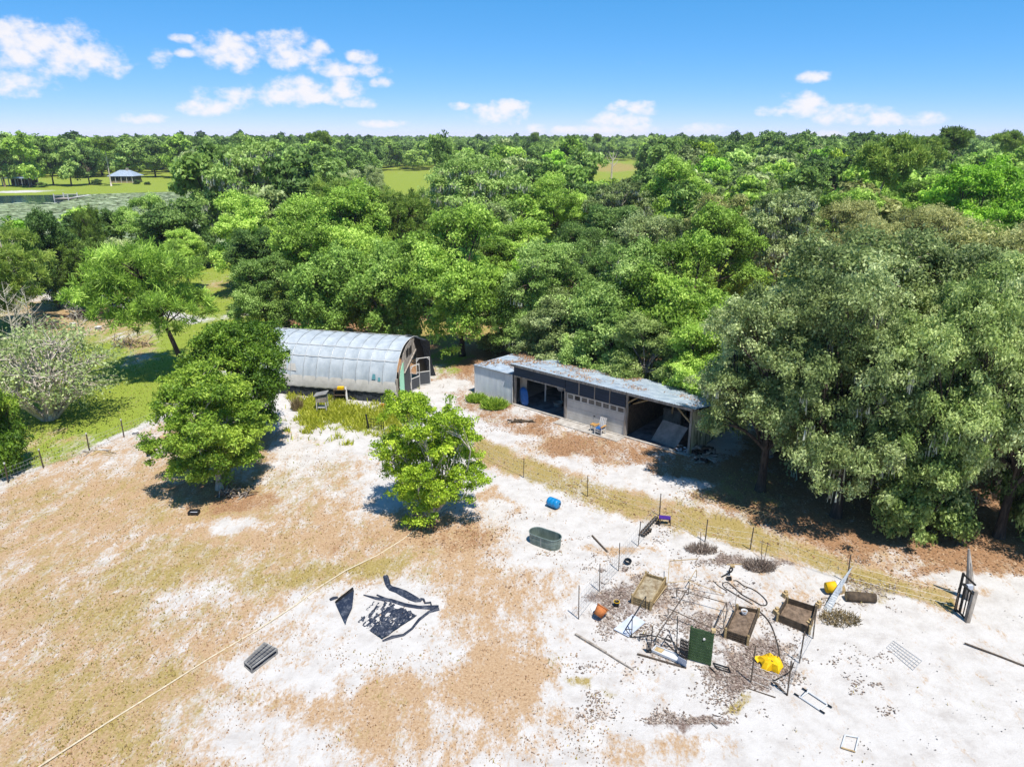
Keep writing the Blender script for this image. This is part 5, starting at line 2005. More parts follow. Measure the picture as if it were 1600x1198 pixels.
# wire crate
q = [tp(60, 828), tp(110, 872), tp(290, 735), tp(200, 690)]
for p in q:
    p.z = .03
t = thing('wire_crate', 'flat grey wire crate lying on sand near the long rope', 'wire crate', sum(q, Vector()) / 4)
q2 = [p + Vector((0, 0, .2)) for p in q]
for i in range(4):
    MB().beam(q[i], q[(i + 1) % 4], .05).build('frame_bar', M_PLY, t)
    MB().beam(q2[i], q2[(i + 1) % 4], .05).build('frame_bar', M_PLY, t)
    MB().beam(q[i], q2[i], .05).build('corner_post', M_PLY, t)
for k in range(1, 26):
    a_ = k / 26
    MB().beam(q2[0].lerp(q2[3], a_), q2[1].lerp(q2[2], a_), .022).build('grid_bar', M_SHADE if k % 3 == 0 else M_PLY, t)
for k in range(1, 10):
    a_ = k / 10
    MB().beam(q2[0].lerp(q2[1], a_) + Vector((0, 0, .02)), q2[3].lerp(q2[2], a_) + Vector((0, 0, .02)), .022).build('grid_bar', M_SHADE if k % 3 == 0 else M_PLY, t)
MB().slab([p + Vector((0, 0, .03)) for p in q], .02).build('crate_floor', M_SHADE, t)

# ------------------------------------------------------------------ garden
def raised_bed(label, quad, h, mm, soil, nslat, soilz, posts=None, name='raised_bed'):
    """quad: rim corners seen in the close-up"""
    Q_ = [zp(x, y, h) for x, y in quad]
    t_ = thing(name, label, 'raised bed', (sum(Q_, Vector()) / 4).to_2d().to_3d())
    for i in range(4):
        a_, b_ = Q_[i], Q_[(i + 1) % 4]
        n_ = nslat
        for k in range(n_):
            z0 = h * k / n_
            hh = h / n_ * (.72 if n_ > 1 else .98)
            MB().beam(Vector((a_.x, a_.y, z0 + hh / 2 + .01)), Vector((b_.x, b_.y, z0 + hh / 2 + .01)), .045 + .004 * (i % 2), hh).build('plank', mm, t_)
    for i in range(4):
        MB().box((Q_[i].x, Q_[i].y, h / 2 + .03), (.1, .1, h + .06)).build('corner_post', posts or mm, t_)
    c_ = sum(Q_, Vector()) / 4
    m_ = patch([p.lerp(c_, .04) for p in Q_], 14, 14, lambda a1, b1: soilz + .03 * math.sin(a1 * 17 + b1 * 9) * math.sin(b1 * 21) + .04 * math.sin(a1 * 3.1) * math.sin(b1 * 3.1))
    m_.build('soil', soil, t_, True)
    return t_


raised_bed('slatted tan raised bed filled with pale soil, nearest the tank', [(430, 447), (530, 476), (456, 600), (360, 566)], .42, M_TANWOOD, M_PALESOIL, 4, .26)
MB0 = MB().slab([zp(538, 512, .42), zp(470, 604, .30), zp(462, 600, .05), zp(530, 505, .08)], .03)
tag(MB0.build('loose_board', M_STRAW), 'pale board leaning on the side of the tank side raised bed', 'board')
raised_bed('slatted brown raised bed with a white pot on its soil', [(905, 617), (1016, 637), (962, 780), (845, 742)], .42, M_DARKWOOD, M_SOIL, 4, .24, M_TANWOOD)
c = zp(940, 664, .26)
bucket('plant_pot', 'white pot sitting in the brown slatted bed', 'pot', c, .13, .2, M_PVC, inner=M_SOIL)
raised_bed('solid dark plank raised bed with yellow corner posts', [(1165, 577), (1315, 624), (1284, 730), (1116, 662)], .36, M_DARKWOOD, M_SOIL, 1, .1, M_TANWOOD)
bk = [zp(x, y) for x, y in ((1152, 572), (1325, 625), (1280, 722), (1106, 660))]
for p, lb in zip(bk, ('yellow block at the back corner of the dark plank bed', 'yellow block at the fence corner of the dark plank bed', 'yellow block at the near corner of the dark plank bed', 'yellow block at the hose side corner of the dark plank bed')):
    o = MB().box(p + Vector((0, 0, .1)), (.2, .2, .2), Matrix.Rotation(.5, 3, 'Z')).box(p + Vector((.05, .05, .24)), (.14, .14, .08), Matrix.Rotation(.2, 3, 'Z')).build('concrete_block', M_STRAW)
    tag(o, lb, 'block')
t = bucket('clay_pot', 'large tilted terracotta pot at the end of the garden wire', 'pot', zp(178, 690), .27, .46, M_TERRA, tilt=-.75, rz=-.9)
tag(MB().lathe([(.02, 0), (.26, 0), (.28, .03), (.25, .03)], 18, c=zp(180, 650, .05) + Vector((0, .15, 0)), M=Matrix.Rotation(.5, 3, 'X')).build('saucer', M_PVC), 'pale saucer lying behind the terracotta pot', 'saucer')
bucket('plant_pot', 'small black pot with a yellow rim beside the tan bed', 'pot', zp(277, 622), .13, .26, M_BLACK, rim=M_YELLOW, inner=M_BLACK)
q = [zp(262, 742, .03), zp(340, 782, .03), zp(428, 706, .05), zp(360, 665, .05)]
tag(MB().slab(q, .03).build('pale_sheet', M_CARD), 'pale blue white panel lying flat in the mulch', 'panel')
t = thing('hose_coil', 'small black ring of hose inside the garden wire', 'hose', zp(337, 382))
for k in range(3):
    cc = zp(337, 384, .05 + .05 * k)
    MB().tube([cc + Vector((math.cos(x * .524) * .16, math.sin(x * .524) * .2, 0)) for x in range(12)], .035, 5, closed=True).build('coil_loop', M_BLACK, t)
tag(MB().beam(zp(150, 254, .04), zp(228, 337, .04), .07).build('iron_bar', M_RUST), 'dark straight bar lying on the sand beyond the tank', 'bar')
# green slatted panel
P0, P1 = zp(652, 902), zp(764, 934)
Z = 1.42
lean = Vector((.05, .16, 0))
t = thing('slatted_hurdle', 'upright dark green slatted panel at the front of the garden', 'panel', P0)
ns = 12
for k in range(ns):
    z0 = .06 + k * Z / ns
    f0 = lean * (z0 / Z)
    MB().beam(P0 + f0 + Vector((0, 0, z0 + .05)), P1 + f0 + Vector((0, 0, z0 + .05)), .035, Z / ns * .86).build('slat', M_GREEN, t)
for p in (P0, P1):
    MB().beam(p + Vector((0, .04, 0)), p + lean + Vector((0, .04, Z + .06)), .07).build('side_post', M_GREEN, t)
MB().lathe([(.0, 0), (.05, .01), (.05, .05), (.0, .06)], 10, M=Matrix.Rotation(math.pi / 2, 3, 'X'), c=P0.lerp(P1, .6) + Vector((0, -.0, 1.12)) + lean * .7).build('knob', M_WHITE, t)
tag(MB().box(P1 + lean + Vector((.0, .05, Z + .12)), (.16, .16, .12)).build('wood_block', M_STRAW), 'straw coloured block on top of the green panel corner', 'block')
# black pallet standing beside it
a, b = zp(603, 902), zp(640, 918)
t = thing('black_pallet', 'black plastic pallet standing on edge beside the green panel', 'pallet', a)
up_ = Vector((.03, .12, .98))
for k in range(6):
    p = a.lerp(b, k / 5)
    MB().beam(p, p + up_, .05, .03).build('pallet_bar', M_BLACK, t)
for k in range(7):
    MB().beam(a + up_ * (.08 + .14 * k), b + up_ * (.08 + .14 * k), .03, .045).build('pallet_bar', M_BLACK, t)
a, b = zp(434, 862), zp(454, 864)
t = thing('tine_rack', 'small black rack of upright tines at the white tray', 'rack', a)
for k in range(4):
    p = a.lerp(b, k / 3)
    MB().beam(p, p + Vector((.0, .05, .5)), .05, .03).build('tine', M_BLACK, t)
MB().beam(a + Vector((0, 0, .12)), b + Vector((0, 0, .12)), .04).build('cross_bar', M_BLACK, t)
# white tray
q = [zp(462, 852, .1), zp(592, 908, .1), zp(622, 884, .1), zp(482, 828, .1)]
t = thing('seed_tray', 'long white tray with one cream section before the fallen wire frames', 'tray', q[0].to_2d().to_3d())
MB().slab([p - Vector((0, 0, .06)) for p in q], .04).build('tray_floor', M_PVC, t)
for i in range(4):
    MB().beam(q[i], q[(i + 1) % 4], .04, .1).build('tray_side', M_PVC, t)
MB().slab([q[0].lerp(q[1], .04) - Vector((0, 0, .01)), q[0].lerp(q[1], .33) - Vector((0, 0, .01)), q[3].lerp(q[2], .33) - Vector((0, 0, .01)), q[3].lerp(q[2], .04) - Vector((0, 0, .01))], .015).build('cream_section', M_STRAW, t)
tag(MB().beam(zp(385, 869, .04), zp(640, 942, .04), .05, .07).build('edging_strip', M_RUST), 'thin dark edging strip in front of the white tray', 'edging')
tag(MB().slab([zp(590, 912, .02), zp(640, 942, .02), zp(642, 905, .5), zp(600, 880, .45)], .012).build('plastic_sheet', M_CARD), 'clear pale plastic sheet propped between tray and black pallet', 'sheet')


# fallen wire frames
def frame(name, label, segs, r, mm, cat='frame'):
    a_ = zp(*segs[0][0])
    t_ = thing(name, label, cat, Vector((a_.x, a_.y, 0)))
    for s_a, s_b in segs:
        MB().tube([zp(*s_a), zp(*s_b)], r, 5).build('rod', mm, t_)
    return t_


frame('pipe_trellis', 'large collapsed frame of thin dark pipes across the garden', [((655, 520, .55), (485, 778, .35)), ((590, 535, .55), (850, 605, .55)), ((545, 632, .5), (812, 752, .3)), ((850, 600, .55), (770, 772, .25)),
      ((485, 778, .35), (480, 800, .02)), ((655, 520, .55), (650, 560, .02)), ((850, 605, .55), (852, 650, .02)), ((770, 772, .25), (772, 790, .02)), ((545, 632, .5), (546, 665, .02)), ((812, 752, .3), (813, 768, .02)), ((590, 535, .55), (590, 572, .02))], .022, M_RUST)
frame('pipe_trellis', 'pale thin pipe frame reaching from the tan bed to the hose', [((540, 500, .5), (655, 488, .5)), ((655, 488, .5), (692, 430, .5)), ((655, 490, .5), (840, 560, .1)), ((555, 385, .05), (700, 375, .05)), ((553, 390, .7), (545, 500, .5)), ((692, 430, .5), (694, 470, .02)), ((655, 488, .5), (655, 530, .02)), ((540, 500, .5), (540, 535, .02))], .018, M_STRAW)
frame('pipe_trellis', 'thin leaning stakes at the white pot bed', [((868, 615, .3), (820, 775, .02)), ((832, 650, .9), (836, 745, .02)), ((905, 540, .8), (895, 612, .3)), ((895, 612, .3), (895, 640, .02))], .018, M_GREYWOOD)
frame('wire_stand', 'small bent wire stand over the pale panel', [((430, 570, .75), (323, 740, .35)), ((323, 740, .35), (356, 782, .02)), ((360, 672, .7), (356, 782, .02)), ((356, 782, .02), (445, 775, .05)), ((323, 740, .35), (360, 742, .3)), ((430, 570, .75), (426, 640, .02))], .02, M_BLKMETAL)
frame('wire_stand', 'bent black wire trestle over the white tray', [((400, 765, .3), (485, 778, .3)), ((465, 725, .8), (455, 850, .02)), ((485, 775, .3), (560, 808, .4)), ((545, 768, .5), (525, 800, .4)), ((525, 800, .4), (642, 915, .02)), ((545, 768, .5), (600, 850, .2)), ((535, 790, .45), (580, 810, .35)), ((485, 778, .3), (478, 845, .02)), ((400, 765, .3), (398, 800, .02)), ((595, 672, 1.0), (590, 860, .02))], .024, M_BLKMETAL)
frame('tomato_cage', 'flattened dark wire oval beside the foot of the green panel', [((780, 915, .05), (860, 940, .05)), ((860, 940, .05), (870, 965, .04)), ((870, 965, .04), (800, 945, .05)), ((800, 945, .05), (780, 915, .05)), ((790, 930, .1), (865, 955, .1)), ((760, 935, .05), (790, 965, .04))], .022, M_BLKMETAL, 'wire cage')


# hoses
def smooth_path(pp, n_=6):
    out = []
    for i in range(len(pp) - 1):
        p0, p1, p2, p3 = pp[max(i - 1, 0)], pp[i], pp[i + 1], pp[min(i + 2, len(pp) - 1)]
        for k in range(n_):
            t_ = k / n_
            out.append(.5 * ((2 * p1) + (p2 - p0) * t_ + (2 * p0 - 5 * p1 + 4 * p2 - p3) * t_ ** 2 + (3 * p1 - p0 - 3 * p2 + p3) * t_ ** 3))
    return out + [pp[-1]]


t = thing('garden_hose', 'dark garden hose looping over sand behind the white pot bed', 'hose', zp(850, 500))
MB().tube(smooth_path([zp(*p, .03) for p in ((985, 610), (940, 585), (880, 550), (835, 520), (832, 502), (855, 498), (885, 520), (930, 560), (985, 590), (1030, 615), (1058, 612), (1055, 590), (1020, 555), (980, 530), (940, 515), (905, 490), (885, 488))]), .026, 5).build('hose_tube', M_HOSE, t)
MB().tube(smooth_path([zp(*p, .03) for p in ((1010, 640), (1040, 665), (1070, 700), (1090, 740), (1105, 785), (1118, 830), (1126, 880))]), .026, 5).build('hose_tube', M_HOSE, t)
MB().tube(smooth_path([zp(*p, .03) for p in ((780, 490), (815, 520), (850, 540))]), .02, 5).build('hose_tube', M_HOSE, t)
t = thing('hose_reel', 'small black and tan sprinkler at the end of the hose', 'sprinkler', zp(868, 470))
MB().tube(smooth_path([zp(822, 470, .03), zp(850, 455, .08), zp(875, 440, .3), zp(880, 425, .38), zp(868, 425, .38), zp(862, 445, .2)]), .04, 6).build('hose_neck', M_BLACK, t)
MB().box(zp(862, 478, .08), (.22, .16, .16)).build('base', M_BLACK, t)
MB().box(zp(880, 415, .4), (.2, .1, .1)).build('spray_head', M_STRAW, t)
tag(MB().beam(zp(850, 405, .03), zp(960, 402, .03), .04).build('bamboo_cane', M_STRAW), 'straw coloured cane lying behind the sprinkler', 'cane')
# yellow bag
c = zp(1078, 925)
t = thing('yellow_bag', 'crumpled bright yellow plastic bag in the garden', 'bag', c)
m = MB()
rr = random.Random(4)
rings = []
for i, (f_, z_) in enumerate(((1.0, .0), (1.0, .1), (.75, .26), (.35, .34), (.02, .33))):
    ring = []
    for k in range(14):
        a_ = 2 * math.pi * k / 14
        w_ = .46 * f_ * (1 + .22 * math.sin(k * 2.4) + rr.uniform(-.1, .1))
        ring.append(c + Vector((math.cos(a_) * w_, math.sin(a_) * w_, z_ + rr.uniform(-.03, .05) * (i > 0) * (i < 4))))
    rings.append(ring)
loft(rings).build('bag_body', M_YELLOW, t)
MB().add([c + Vector((-.5, .05, .05)), c + Vector((-.62, .3, .16)), c + Vector((-.35, .3, .2)), c + Vector((-.3, .1, .22))], [(0, 1, 2, 3)]).build('bag_flap', M_YELLOW, t)
for k in range(5):
    p = c + Vector((rr.uniform(-.2, .25), rr.uniform(-.3, .2), .3))
    MB().beam(p, p + Vector((rr.uniform(-.15, .15), rr.uniform(-.15, .15), .03)), .03, .015).build('print_mark', M_BLACK, t)
# fence corner clutter
c = gp(1296, 926)
t = thing('yellow_tub', 'yellow and white tub lying on its side by the leaning wire roll', 'tub', c)
Mx = Matrix.Rotation(1.5, 3, 'Y')
MB().lathe([(.02, 0), (.24, 0), (.28, .5), (.25, .5), (.2, .05)], 16, M=Mx, c=c + Vector((-.2, 0, .29))).build('tub_wall', M_YELLOW, t, True)
MB().lathe([(.27, .42), (.30, .44), (.30, .62), (.26, .62)], 16, M=Mx, c=c + Vector((-.2, 0, .29)), capb=False).build('rim', M_PVC, t)
m = MB()
bag = [[c + Vector((.45 + .26 * f_ * math.cos(k * .628) * (1 + .2 * math.sin(k * 3)), .1 + .24 * f_ * math.sin(k * .628), z_)) for k in range(10)] for f_, z_ in ((1, 0), (1.05, .2), (.7, .42), (.02, .48))]
tag(loft(bag).build('feed_sack', M_STRAW), 'pale feed sack slumped against the yellow tub', 'sack')
A, B = gp(1322, 931, .2), gp(1368, 934, .2)
d_ = (B - A)
zq = d_.normalized().to_track_quat('Z', 'Y').to_matrix()
t = thing('log', 'dark log with a pale sawn end behind the wire roll', 'log', (A.x, A.y, 0))
MB().lathe([(.22, 0), (.24, .2), (.21, d_.length)], 12, M=zq, c=A, capt=True).build('log_bark', M_DARKWOOD, t, True)
MB().lathe([(.0, 0), (.2, 0)], 12, M=zq, c=A - zq @ Vector((0, 0, .006)), capb=False).build('sawn_end', M_STRAW, t)
t = thing('wire_roll', 'leaning roll of grey wire mesh at the garden corner post', 'wire mesh', gp(1300, 945))
b0, b1 = gp(1287, 950), gp(1297, 957)
u0, u1 = gp(1322, 925, .0) + Vector((0, 0, 1.25)), gp(1327, 915, 0) + Vector((0, 0, 1.05))
for k in range(13):
    a_ = k / 12
    MB().tube([b0.lerp(b1, a_), (b0.lerp(b1, a_).lerp(u0.lerp(u1, a_), .5)) + Vector((0, 0, .1)), u0.lerp(u1, a_)], .012, 4).build('mesh_wire', M_PIPE, t)
for k in range(22):
    a_ = k / 21
    MB().tube([b0.lerp(u0, a_) + Vector((0, 0, .1 * math.sin(math.pi * a_))), b1.lerp(u1, a_) + Vector((0, 0, .1 * math.sin(math.pi * a_)))], .010, 4).build('mesh_wire', M_PIPE, t)


def weeds(name, label, c_, rx, ry, h, n_, mm, seed, spread=.5, wid=.018, k_='thing', cat='plant'):
    r_ = np.random.default_rng(seed)
    a_ = r_.uniform(0, 6.28, n_)
    d2 = np.sqrt(r_.uniform(size=n_))
    P_ = np.stack([c_[0] + np.cos(a_) * d2 * rx, c_[1] + np.sin(a_) * d2 * ry, np.zeros(n_)], 1)
    U_ = unit(np.stack([r_.normal(0, spread, n_), r_.normal(0, spread, n_), np.ones(n_)], 1))
    ln = h * r_.uniform(.4, 1.1, n_) * (1.1 - .5 * d2)
    B_ = unit(np.cross(U_, r_.normal(size=(n_, 3)))) * wid
    V2 = np.empty((n_, 4, 3))
    V2[:, 0] = P_ - B_
    V2[:, 1] = P_ + B_
    V2[:, 2] = P_ + U_ * ln[:, None] + B_ * .5
    V2[:, 3] = P_ + U_ * ln[:, None] - B_ * .5
    me = np_mesh(name, V2.reshape(-1, 3), np.arange(n_ * 4).reshape(-1, 4), mm, np.clip(r_.normal(.5, .25, n_), 0, 1))
    o_ = bpy.data.objects.new(name, me)
    COL.objects.link(o_)
    if k_ == 'thing':
        tag(o_, label, cat)
    else:
        kind(o_, 'stuff')
        o_['label'] = label
    return o_


LM['dry'] = leaf_mat('dry_blades', rgb(110, 96, 66, .8), rgb(158, 138, 98, .8), rgb(196, 178, 138, .8), .2)
LM['weed'] = leaf_mat('weed_blades', rgb(132, 140, 30), rgb(178, 184, 52), rgb(212, 210, 104), .4)
LM['mulchtwig'] = leaf_mat('mulch_twigs', rgb(84, 70, 60, .8), rgb(130, 112, 100, .8), rgb(180, 166, 152, .8), .05)
weeds('dry_weed', 'straw grey dry weed clump beside the dark plank bed', gp(1312, 968), .9, .55, .42, 480, LM['dry'], 31, .8)
weeds('brush_clump', 'brown heap of dry stems nearer the yellow tub', gp(1186, 886), .8, .5, .55, 800, LM['mulchtwig'], 32, .9, .014)
weeds('brush_clump', 'brown heap of dry stems nearer the purple bench', gp(1096, 860), .8, .45, .5, 700, LM['mulchtwig'], 33, .9, .014)
weeds('grass_tuft', 'tall straw coloured grass tuft beside the dark young oak', gp(465, 640), .4, .4, 1.2, 420, LM['dry'], 34, .25)
weeds('low_shrub', 'low olive shrub at the foot of the white lean-to', gp(772, 636), .95, .7, .95, 1800, LM['young'], 35, .8, .028)
weeds('low_shrub', 'smaller olive shrub at the corner of the white lean-to', gp(745, 626), .75, .6, .8, 1300, LM['young'], 36, .8, .028)
# purple bench and the row of pots
c = gp(1038, 819)
t = thing('purple_bench', 'small bench with a purple seat at the wire fence', 'bench', c)
MB().box(c + Vector((0, 0, .42)), (.62, .34, .07), Matrix.Rotation(-.2, 3, 'Z')).build('seat', M_PURPLE, t)
for a_ in (-.26, .26):
    for b_ in (-.14, .14):
        p = Vector((a_, b_, 0))
        MB().beam(c + p * 1.15, c + p + Vector((0, 0, .4)), .05).build('leg', M_DARKWOOD, t)
MB().beam(c + Vector((-.2, -.16, .12)), c + Vector((.3, -.16, .08)), .03).build('stretcher', M_TANWOOD, t)
proto = None


def nursery(p, label, group):
    global proto
    if proto is None:
        proto = thing('nursery_pot', label, 'pot', p, group)
        MB().lathe([(.07, 0), (.095, .17), (.105, .17), (.105, .19), (.085, .19), (.06, .02)], 10, c=p).build('pot_wall', M_BLACK, proto)
        MB().lathe([(.0, .15), (.085, .15)], 10, c=p, capb=False).build('fill', M_SOIL, proto)
        return
    o_ = proto.copy()
    COL.objects.link(o_)
    o_.location = p
    o_['label'] = label
    o_['group'] = group
    for ch_ in proto.children:
        d2 = ch_.copy()
        COL.objects.link(d2)
        d2.parent = o_


for k in range(11):
    nursery(gp(1001.5 + 23.5 * k / 10, 836.5 - 24.5 * k / 10), 'small black nursery pot in the long row running to the purple bench', 'long row of black pots')
for k in range(4):
    nursery(gp(1006 + 9.5 * k / 3, 838.5 - 7.5 * k / 3), 'small black nursery pot in the short row beside the long one', 'short row of black pots')
nursery(gp(1027, 819), 'single black nursery pot at the foot of the purple bench', 'single pot')
# white pipe frames and panels on the right hand sand
Q8 = lambda x, y, z=.03: gp(1200 + x / 4, 1000 + y / 4, z)
t = thing('pipe_ladder', 'white pipe frame like a short ladder lying on the open sand', 'frame', Q8(280, 370, 0))
for a_, b_ in (((215, 297), (400, 418)), ((165, 330), (355, 455))):
    MB().tube([Q8(*a_, .05), Q8(*b_, .05)], .028, 6).build('side_pipe', M_PVC, t)
    for f_, e_ in ((a_, b_), (b_, a_)):
        p, q = Q8(*f_, .05), Q8(*e_, .05)
        MB().tube([p, p.lerp(q, .16)], .031, 6).build('dark_end', M_BLACK, t)
for f_ in (.2, .85):
    MB().tube([Q8(215 + 185 * f_, 297 + 121 * f_, .05), Q8(165 + 190 * f_, 330 + 125 * f_, .05)], .025, 6).build('rung', M_PVC, t)
MB().tube([Q8(250, 300, .05), Q8(250, 300, .62)], .02, 6).build('upright', M_PVC, t)
t = thing('pipe_square', 'small white square pipe frame lying near the bottom of the sand', 'frame', Q8(510, 640, 0))
pq = [(482, 590), (566, 605), (545, 695), (457, 668)]
for i in range(4):
    MB().tube([Q8(*pq[i], .05), Q8(*pq[(i + 1) % 4], .05)], .028, 6).build('side_pipe', M_PVC if i != 2 else M_STRAW, t)
t = thing('wire_grid', 'flat grey wire grid lying on the white sand', 'wire grid', Q8(850, 90, 0))
ga, gb, gc_, gd_ = Q8(740, 45), Q8(782, 2), Q8(962, 128), Q8(905, 185)
for k in range(5):
    MB().tube([ga.lerp(gb, k / 4), gd_.lerp(gc_, k / 4)], .010, 4).build('grid_wire', M_PIPE, t)
for k in range(11):
    MB().tube([ga.lerp(gd_, k / 10), gb.lerp(gc_, k / 10)], .010, 4).build('grid_wire', M_PIPE, t)
tag(MB().tube([gp(1507, 1004, .04), gp(1555, 1022, .04), gp(1612, 1044, .04)], .035, 6).build('iron_pipe', M_RUST), 'long dark pipe lying on the sand at the picture edge', 'pipe')
tag(MB().beam(gp(899, 990, .05), gp(947, 1019, .05), .09, .08).build('edging_board', M_GREYWOOD), 'weathered edging board between brown field and garden', 'board')
tag(MB().beam(gp(947.5, 1020, .04), gp(990, 1046, .04), .05, .05).build('edging_board', M_GREYWOOD), 'thin weathered batten continuing the edging board', 'board')
tag(MB().beam(gp(1163, 1073, .03), gp(1212, 1089, .03), .03, .03).build('edging_strip', M_RUST), 'thin rusty strip on the sand before the yellow bag', 'strip')
tag(MB().beam(gp(1112, 1128, .03), gp(1121, 1137, .03), .06, .03).build('pale_stick', M_PLY), 'short grey stick on the sand below the mulch spot', 'stick')
# posts with boards at the garden corner
t = thing('corner_brace', 'dark brace post with a hose hanging from it near the yellow bag', 'post', gp(1230, 1086))
MB().beam(gp(1230, 1086), gp(1207, 1062), .07).build('ground_rail', M_RUST, t)
MB().tube(smooth_path([gp(1230, 1086) + Vector((.05, 0, 1.5)), gp(1230, 1086) + Vector((0, .1, 1.0)), gp(1230, 1086) + Vector((-.3, .4, .4)), gp(1208, 1063, .1)]), .03, 5).build('hanging_hose', M_HOSE, t)
# gate by the oaks
t = thing('weathered_gate', 'black gate frame and leaning weathered slab post under the oaks', 'gate', gp(1505, 962))
for (b_, tp_) in (((1492, 954), 1.95), ((1499, 957), 1.35)):
    f_ = gp(*b_)
    MB().beam(f_, f_ + Vector((0, 0, tp_)), .08).build('gate_post', M_BLKMETAL, t)
f0, f1, f2 = gp(1492, 954), gp(1499, 957), gp(1511, 971)
for z_ in (1.9, 1.45, .12):
    MB().beam(f0 + Vector((0, 0, z_)), f2 + Vector((0, 0, z_ - .05)), .06).build('gate_rail', M_BLKMETAL, t)
for a_ in (.35, .62, .8):
    p = f0.lerp(f2, a_)
    MB().beam(p + Vector((0, 0, .1)), p + Vector((0, 0, 1.4)), .035).build('gate_bar', M_BLKMETAL, t)
MB().beam(f2, f2 + Vector((.12, .1, 1.5)), .17).build('brace_post', M_GREYWOOD, t)
MB().beam(f0 + Vector((0, 0, 1.42)), f0 + Vector((.5, .1, 1.25)), .12, .04).build('latch_plate', M_BLKMETAL, t)
g0 = gp(1515, 936)
mm_ = MB()
MB().tube([g0, g0 + Vector((-.12, .05, .8)), g0 + Vector((-.26, .1, 1.6)), g0 + Vector((-.42, .2, 2.5))], [.2, .18, .12, .05], 8).build('slab_post', M_GREYWOOD, t)
for k in range(7):
    a_ = k * .9
    o_ = Vector((math.cos(a_) * .17, math.sin(a_) * .17, 0))
    MB().beam(g0 + o_ + Vector((0, 0, .0)), g0 + o_ * .5 + Vector((-.28, .12, 1.7 + .3 * math.sin(k * 3))), .06, .025).build('split_board', M_GREYWOOD, t)
MB().box(f1 + Vector((.22, .05, 1.3)), (.24, .14, .2)).build('hinge_pad', M_CARD, t)
# bowed wires of a fallen panel under the oak's edge
t = thing('fallen_wire', 'row of pale bowed wires from a fallen fence panel at the oak shade', 'wire panel', gp(1150, 812))
for k in range(11):
    x = 1118 + k * 8
    a0, a1 = gp(x, 812 + k * .8), gp(x + 16 + k, 804 + k * 2.2)
    MB().tube(smooth_path([a0, a0.lerp(a1, .4) + Vector((0, .1, .55)), a1 + Vector((.1, .2, .62)), a1 + Vector((.35, .1, .05))], 5), .010, 4).build('bowed_wire', M_STRAW, t)
# bare saplings beside the pale shrub tree
for i, (x, y, ty, lb) in enumerate(((26, 552, 440, 'bare whitish sapling, taller and nearer the picture edge'), (58, 560, 455, 'bare whitish sapling between brush and pale shrub tree'), (128, 545, 470, 'bare thin sapling rising behind the pale shrub tree'))):
    g = gp(x, y)
    H = ztop(g.y, ty)
    r_ = np.random.default_rng(70 + i)
    t = thing('bare_sapling', lb, 'sapling', g)
    m = MB().tube([g, g + Vector((.1, 0, H * .5)), g + Vector((.05, .1, H))], [.09, .06, .015], 6)
    m.build('trunk', BARK_P, t)
    for k in range(34):
        z_ = H * r_.uniform(.15, .95)
        a_ = r_.uniform(0, 6.28)
        l_ = (H - z_) * .32 + .5
        p = g + Vector((.07, 0, z_))
        e_ = p + Vector((math.cos(a_) * l_, math.sin(a_) * l_, l_ * .8))
        m = MB().tube([p, p.lerp(e_, .5) + Vector((0, 0, -.08)), e_], [.03, .018, .006], 4)
        for q in range(3):
            s_ = p.lerp(e_, r_.uniform(.3, .9))
            m.tube([s_, s_ + Vector((r_.normal() * .35, r_.normal() * .35, .35))], [.012, .004], 3)
        m.build('branch', BARK_P, t)

# ------------------------------------------------------------------ ground cover: what nobody could count
def scatter(name, label, n_, area, layer, thr, mm, size, seed, up=False, hgt=.2, flat=.25):
    r_ = np.random.default_rng(seed)
    px = r_.uniform(area[0], area[2], n_)
    py = r_.uniform(area[1], area[3], n_)
    v = (CY - py) / FPX
    u = (px - CX) / FPX
    dz = -math.sin(PITCH) + v * math.cos(PITCH)
    dy = math.cos(PITCH) + v * math.sin(PITCH)
    tt = -CAM_H / dz
    X, Y = u * tt, dy * tt
    # thin the far rows so that the cover is even on the ground
    w = (tt / tt.max())
    L_ = layers(X, Y)
    val = sum(L_[k] * f for k, f in layer.items())
    clump = (vnoise(X * .5, Y * .5) + vnoise(X * 1.3 + 5, Y * 1.3) + .8 * vnoise(X * 3.1, Y * 3.1 + 9)) * (.34 if 'specks' in name else .24)
    keep = (val + clump > thr + r_.normal(0, .12, n_)) & (r_.uniform(size=n_) < .25 + w ** 2)
    X, Y = X[keep], Y[keep]
    k = len(X)
    Zg = relief(X, Y)
    P_ = np.stack([X, Y, Zg + .012], 1)
    s_ = size * r_.uniform(.5, 1.4, k)
    if up:
        U_ = unit(np.stack([r_.normal(0, .55, k), r_.normal(0, .55, k), np.ones(k)], 1))
        B_ = unit(np.cross(U_, r_.normal(size=(k, 3)))) * s_[:, None]
        ln = hgt * r_.uniform(.4, 1.2, k)
        V2 = np.empty((k, 4, 3))
        V2[:, 0] = P_ - B_
        V2[:, 1] = P_ + B_
        V2[:, 2] = P_ + U_ * ln[:, None] + B_ * .4
        V2[:, 3] = P_ + U_ * ln[:, None] - B_ * .4
        V2 = V2.reshape(-1, 3)
        F2 = np.arange(k * 4).reshape(-1, 4)
    else:
        Nn = unit(np.stack([r_.normal(0, flat, k), r_.normal(0, flat, k), np.ones(k)], 1))
        V2, F2 = leaf_arrays(P_ + np.array([0, 0, .01]), Nn, s_, r_, .55, .12)
    me = np_mesh(name, V2, F2, mm, np.clip(r_.normal(.5, .28, k), 0, 1))
    o_ = bpy.data.objects.new(name, me)
    COL.objects.link(o_)
    kind(o_, 'stuff')
    o_['label'] = label
    return o_


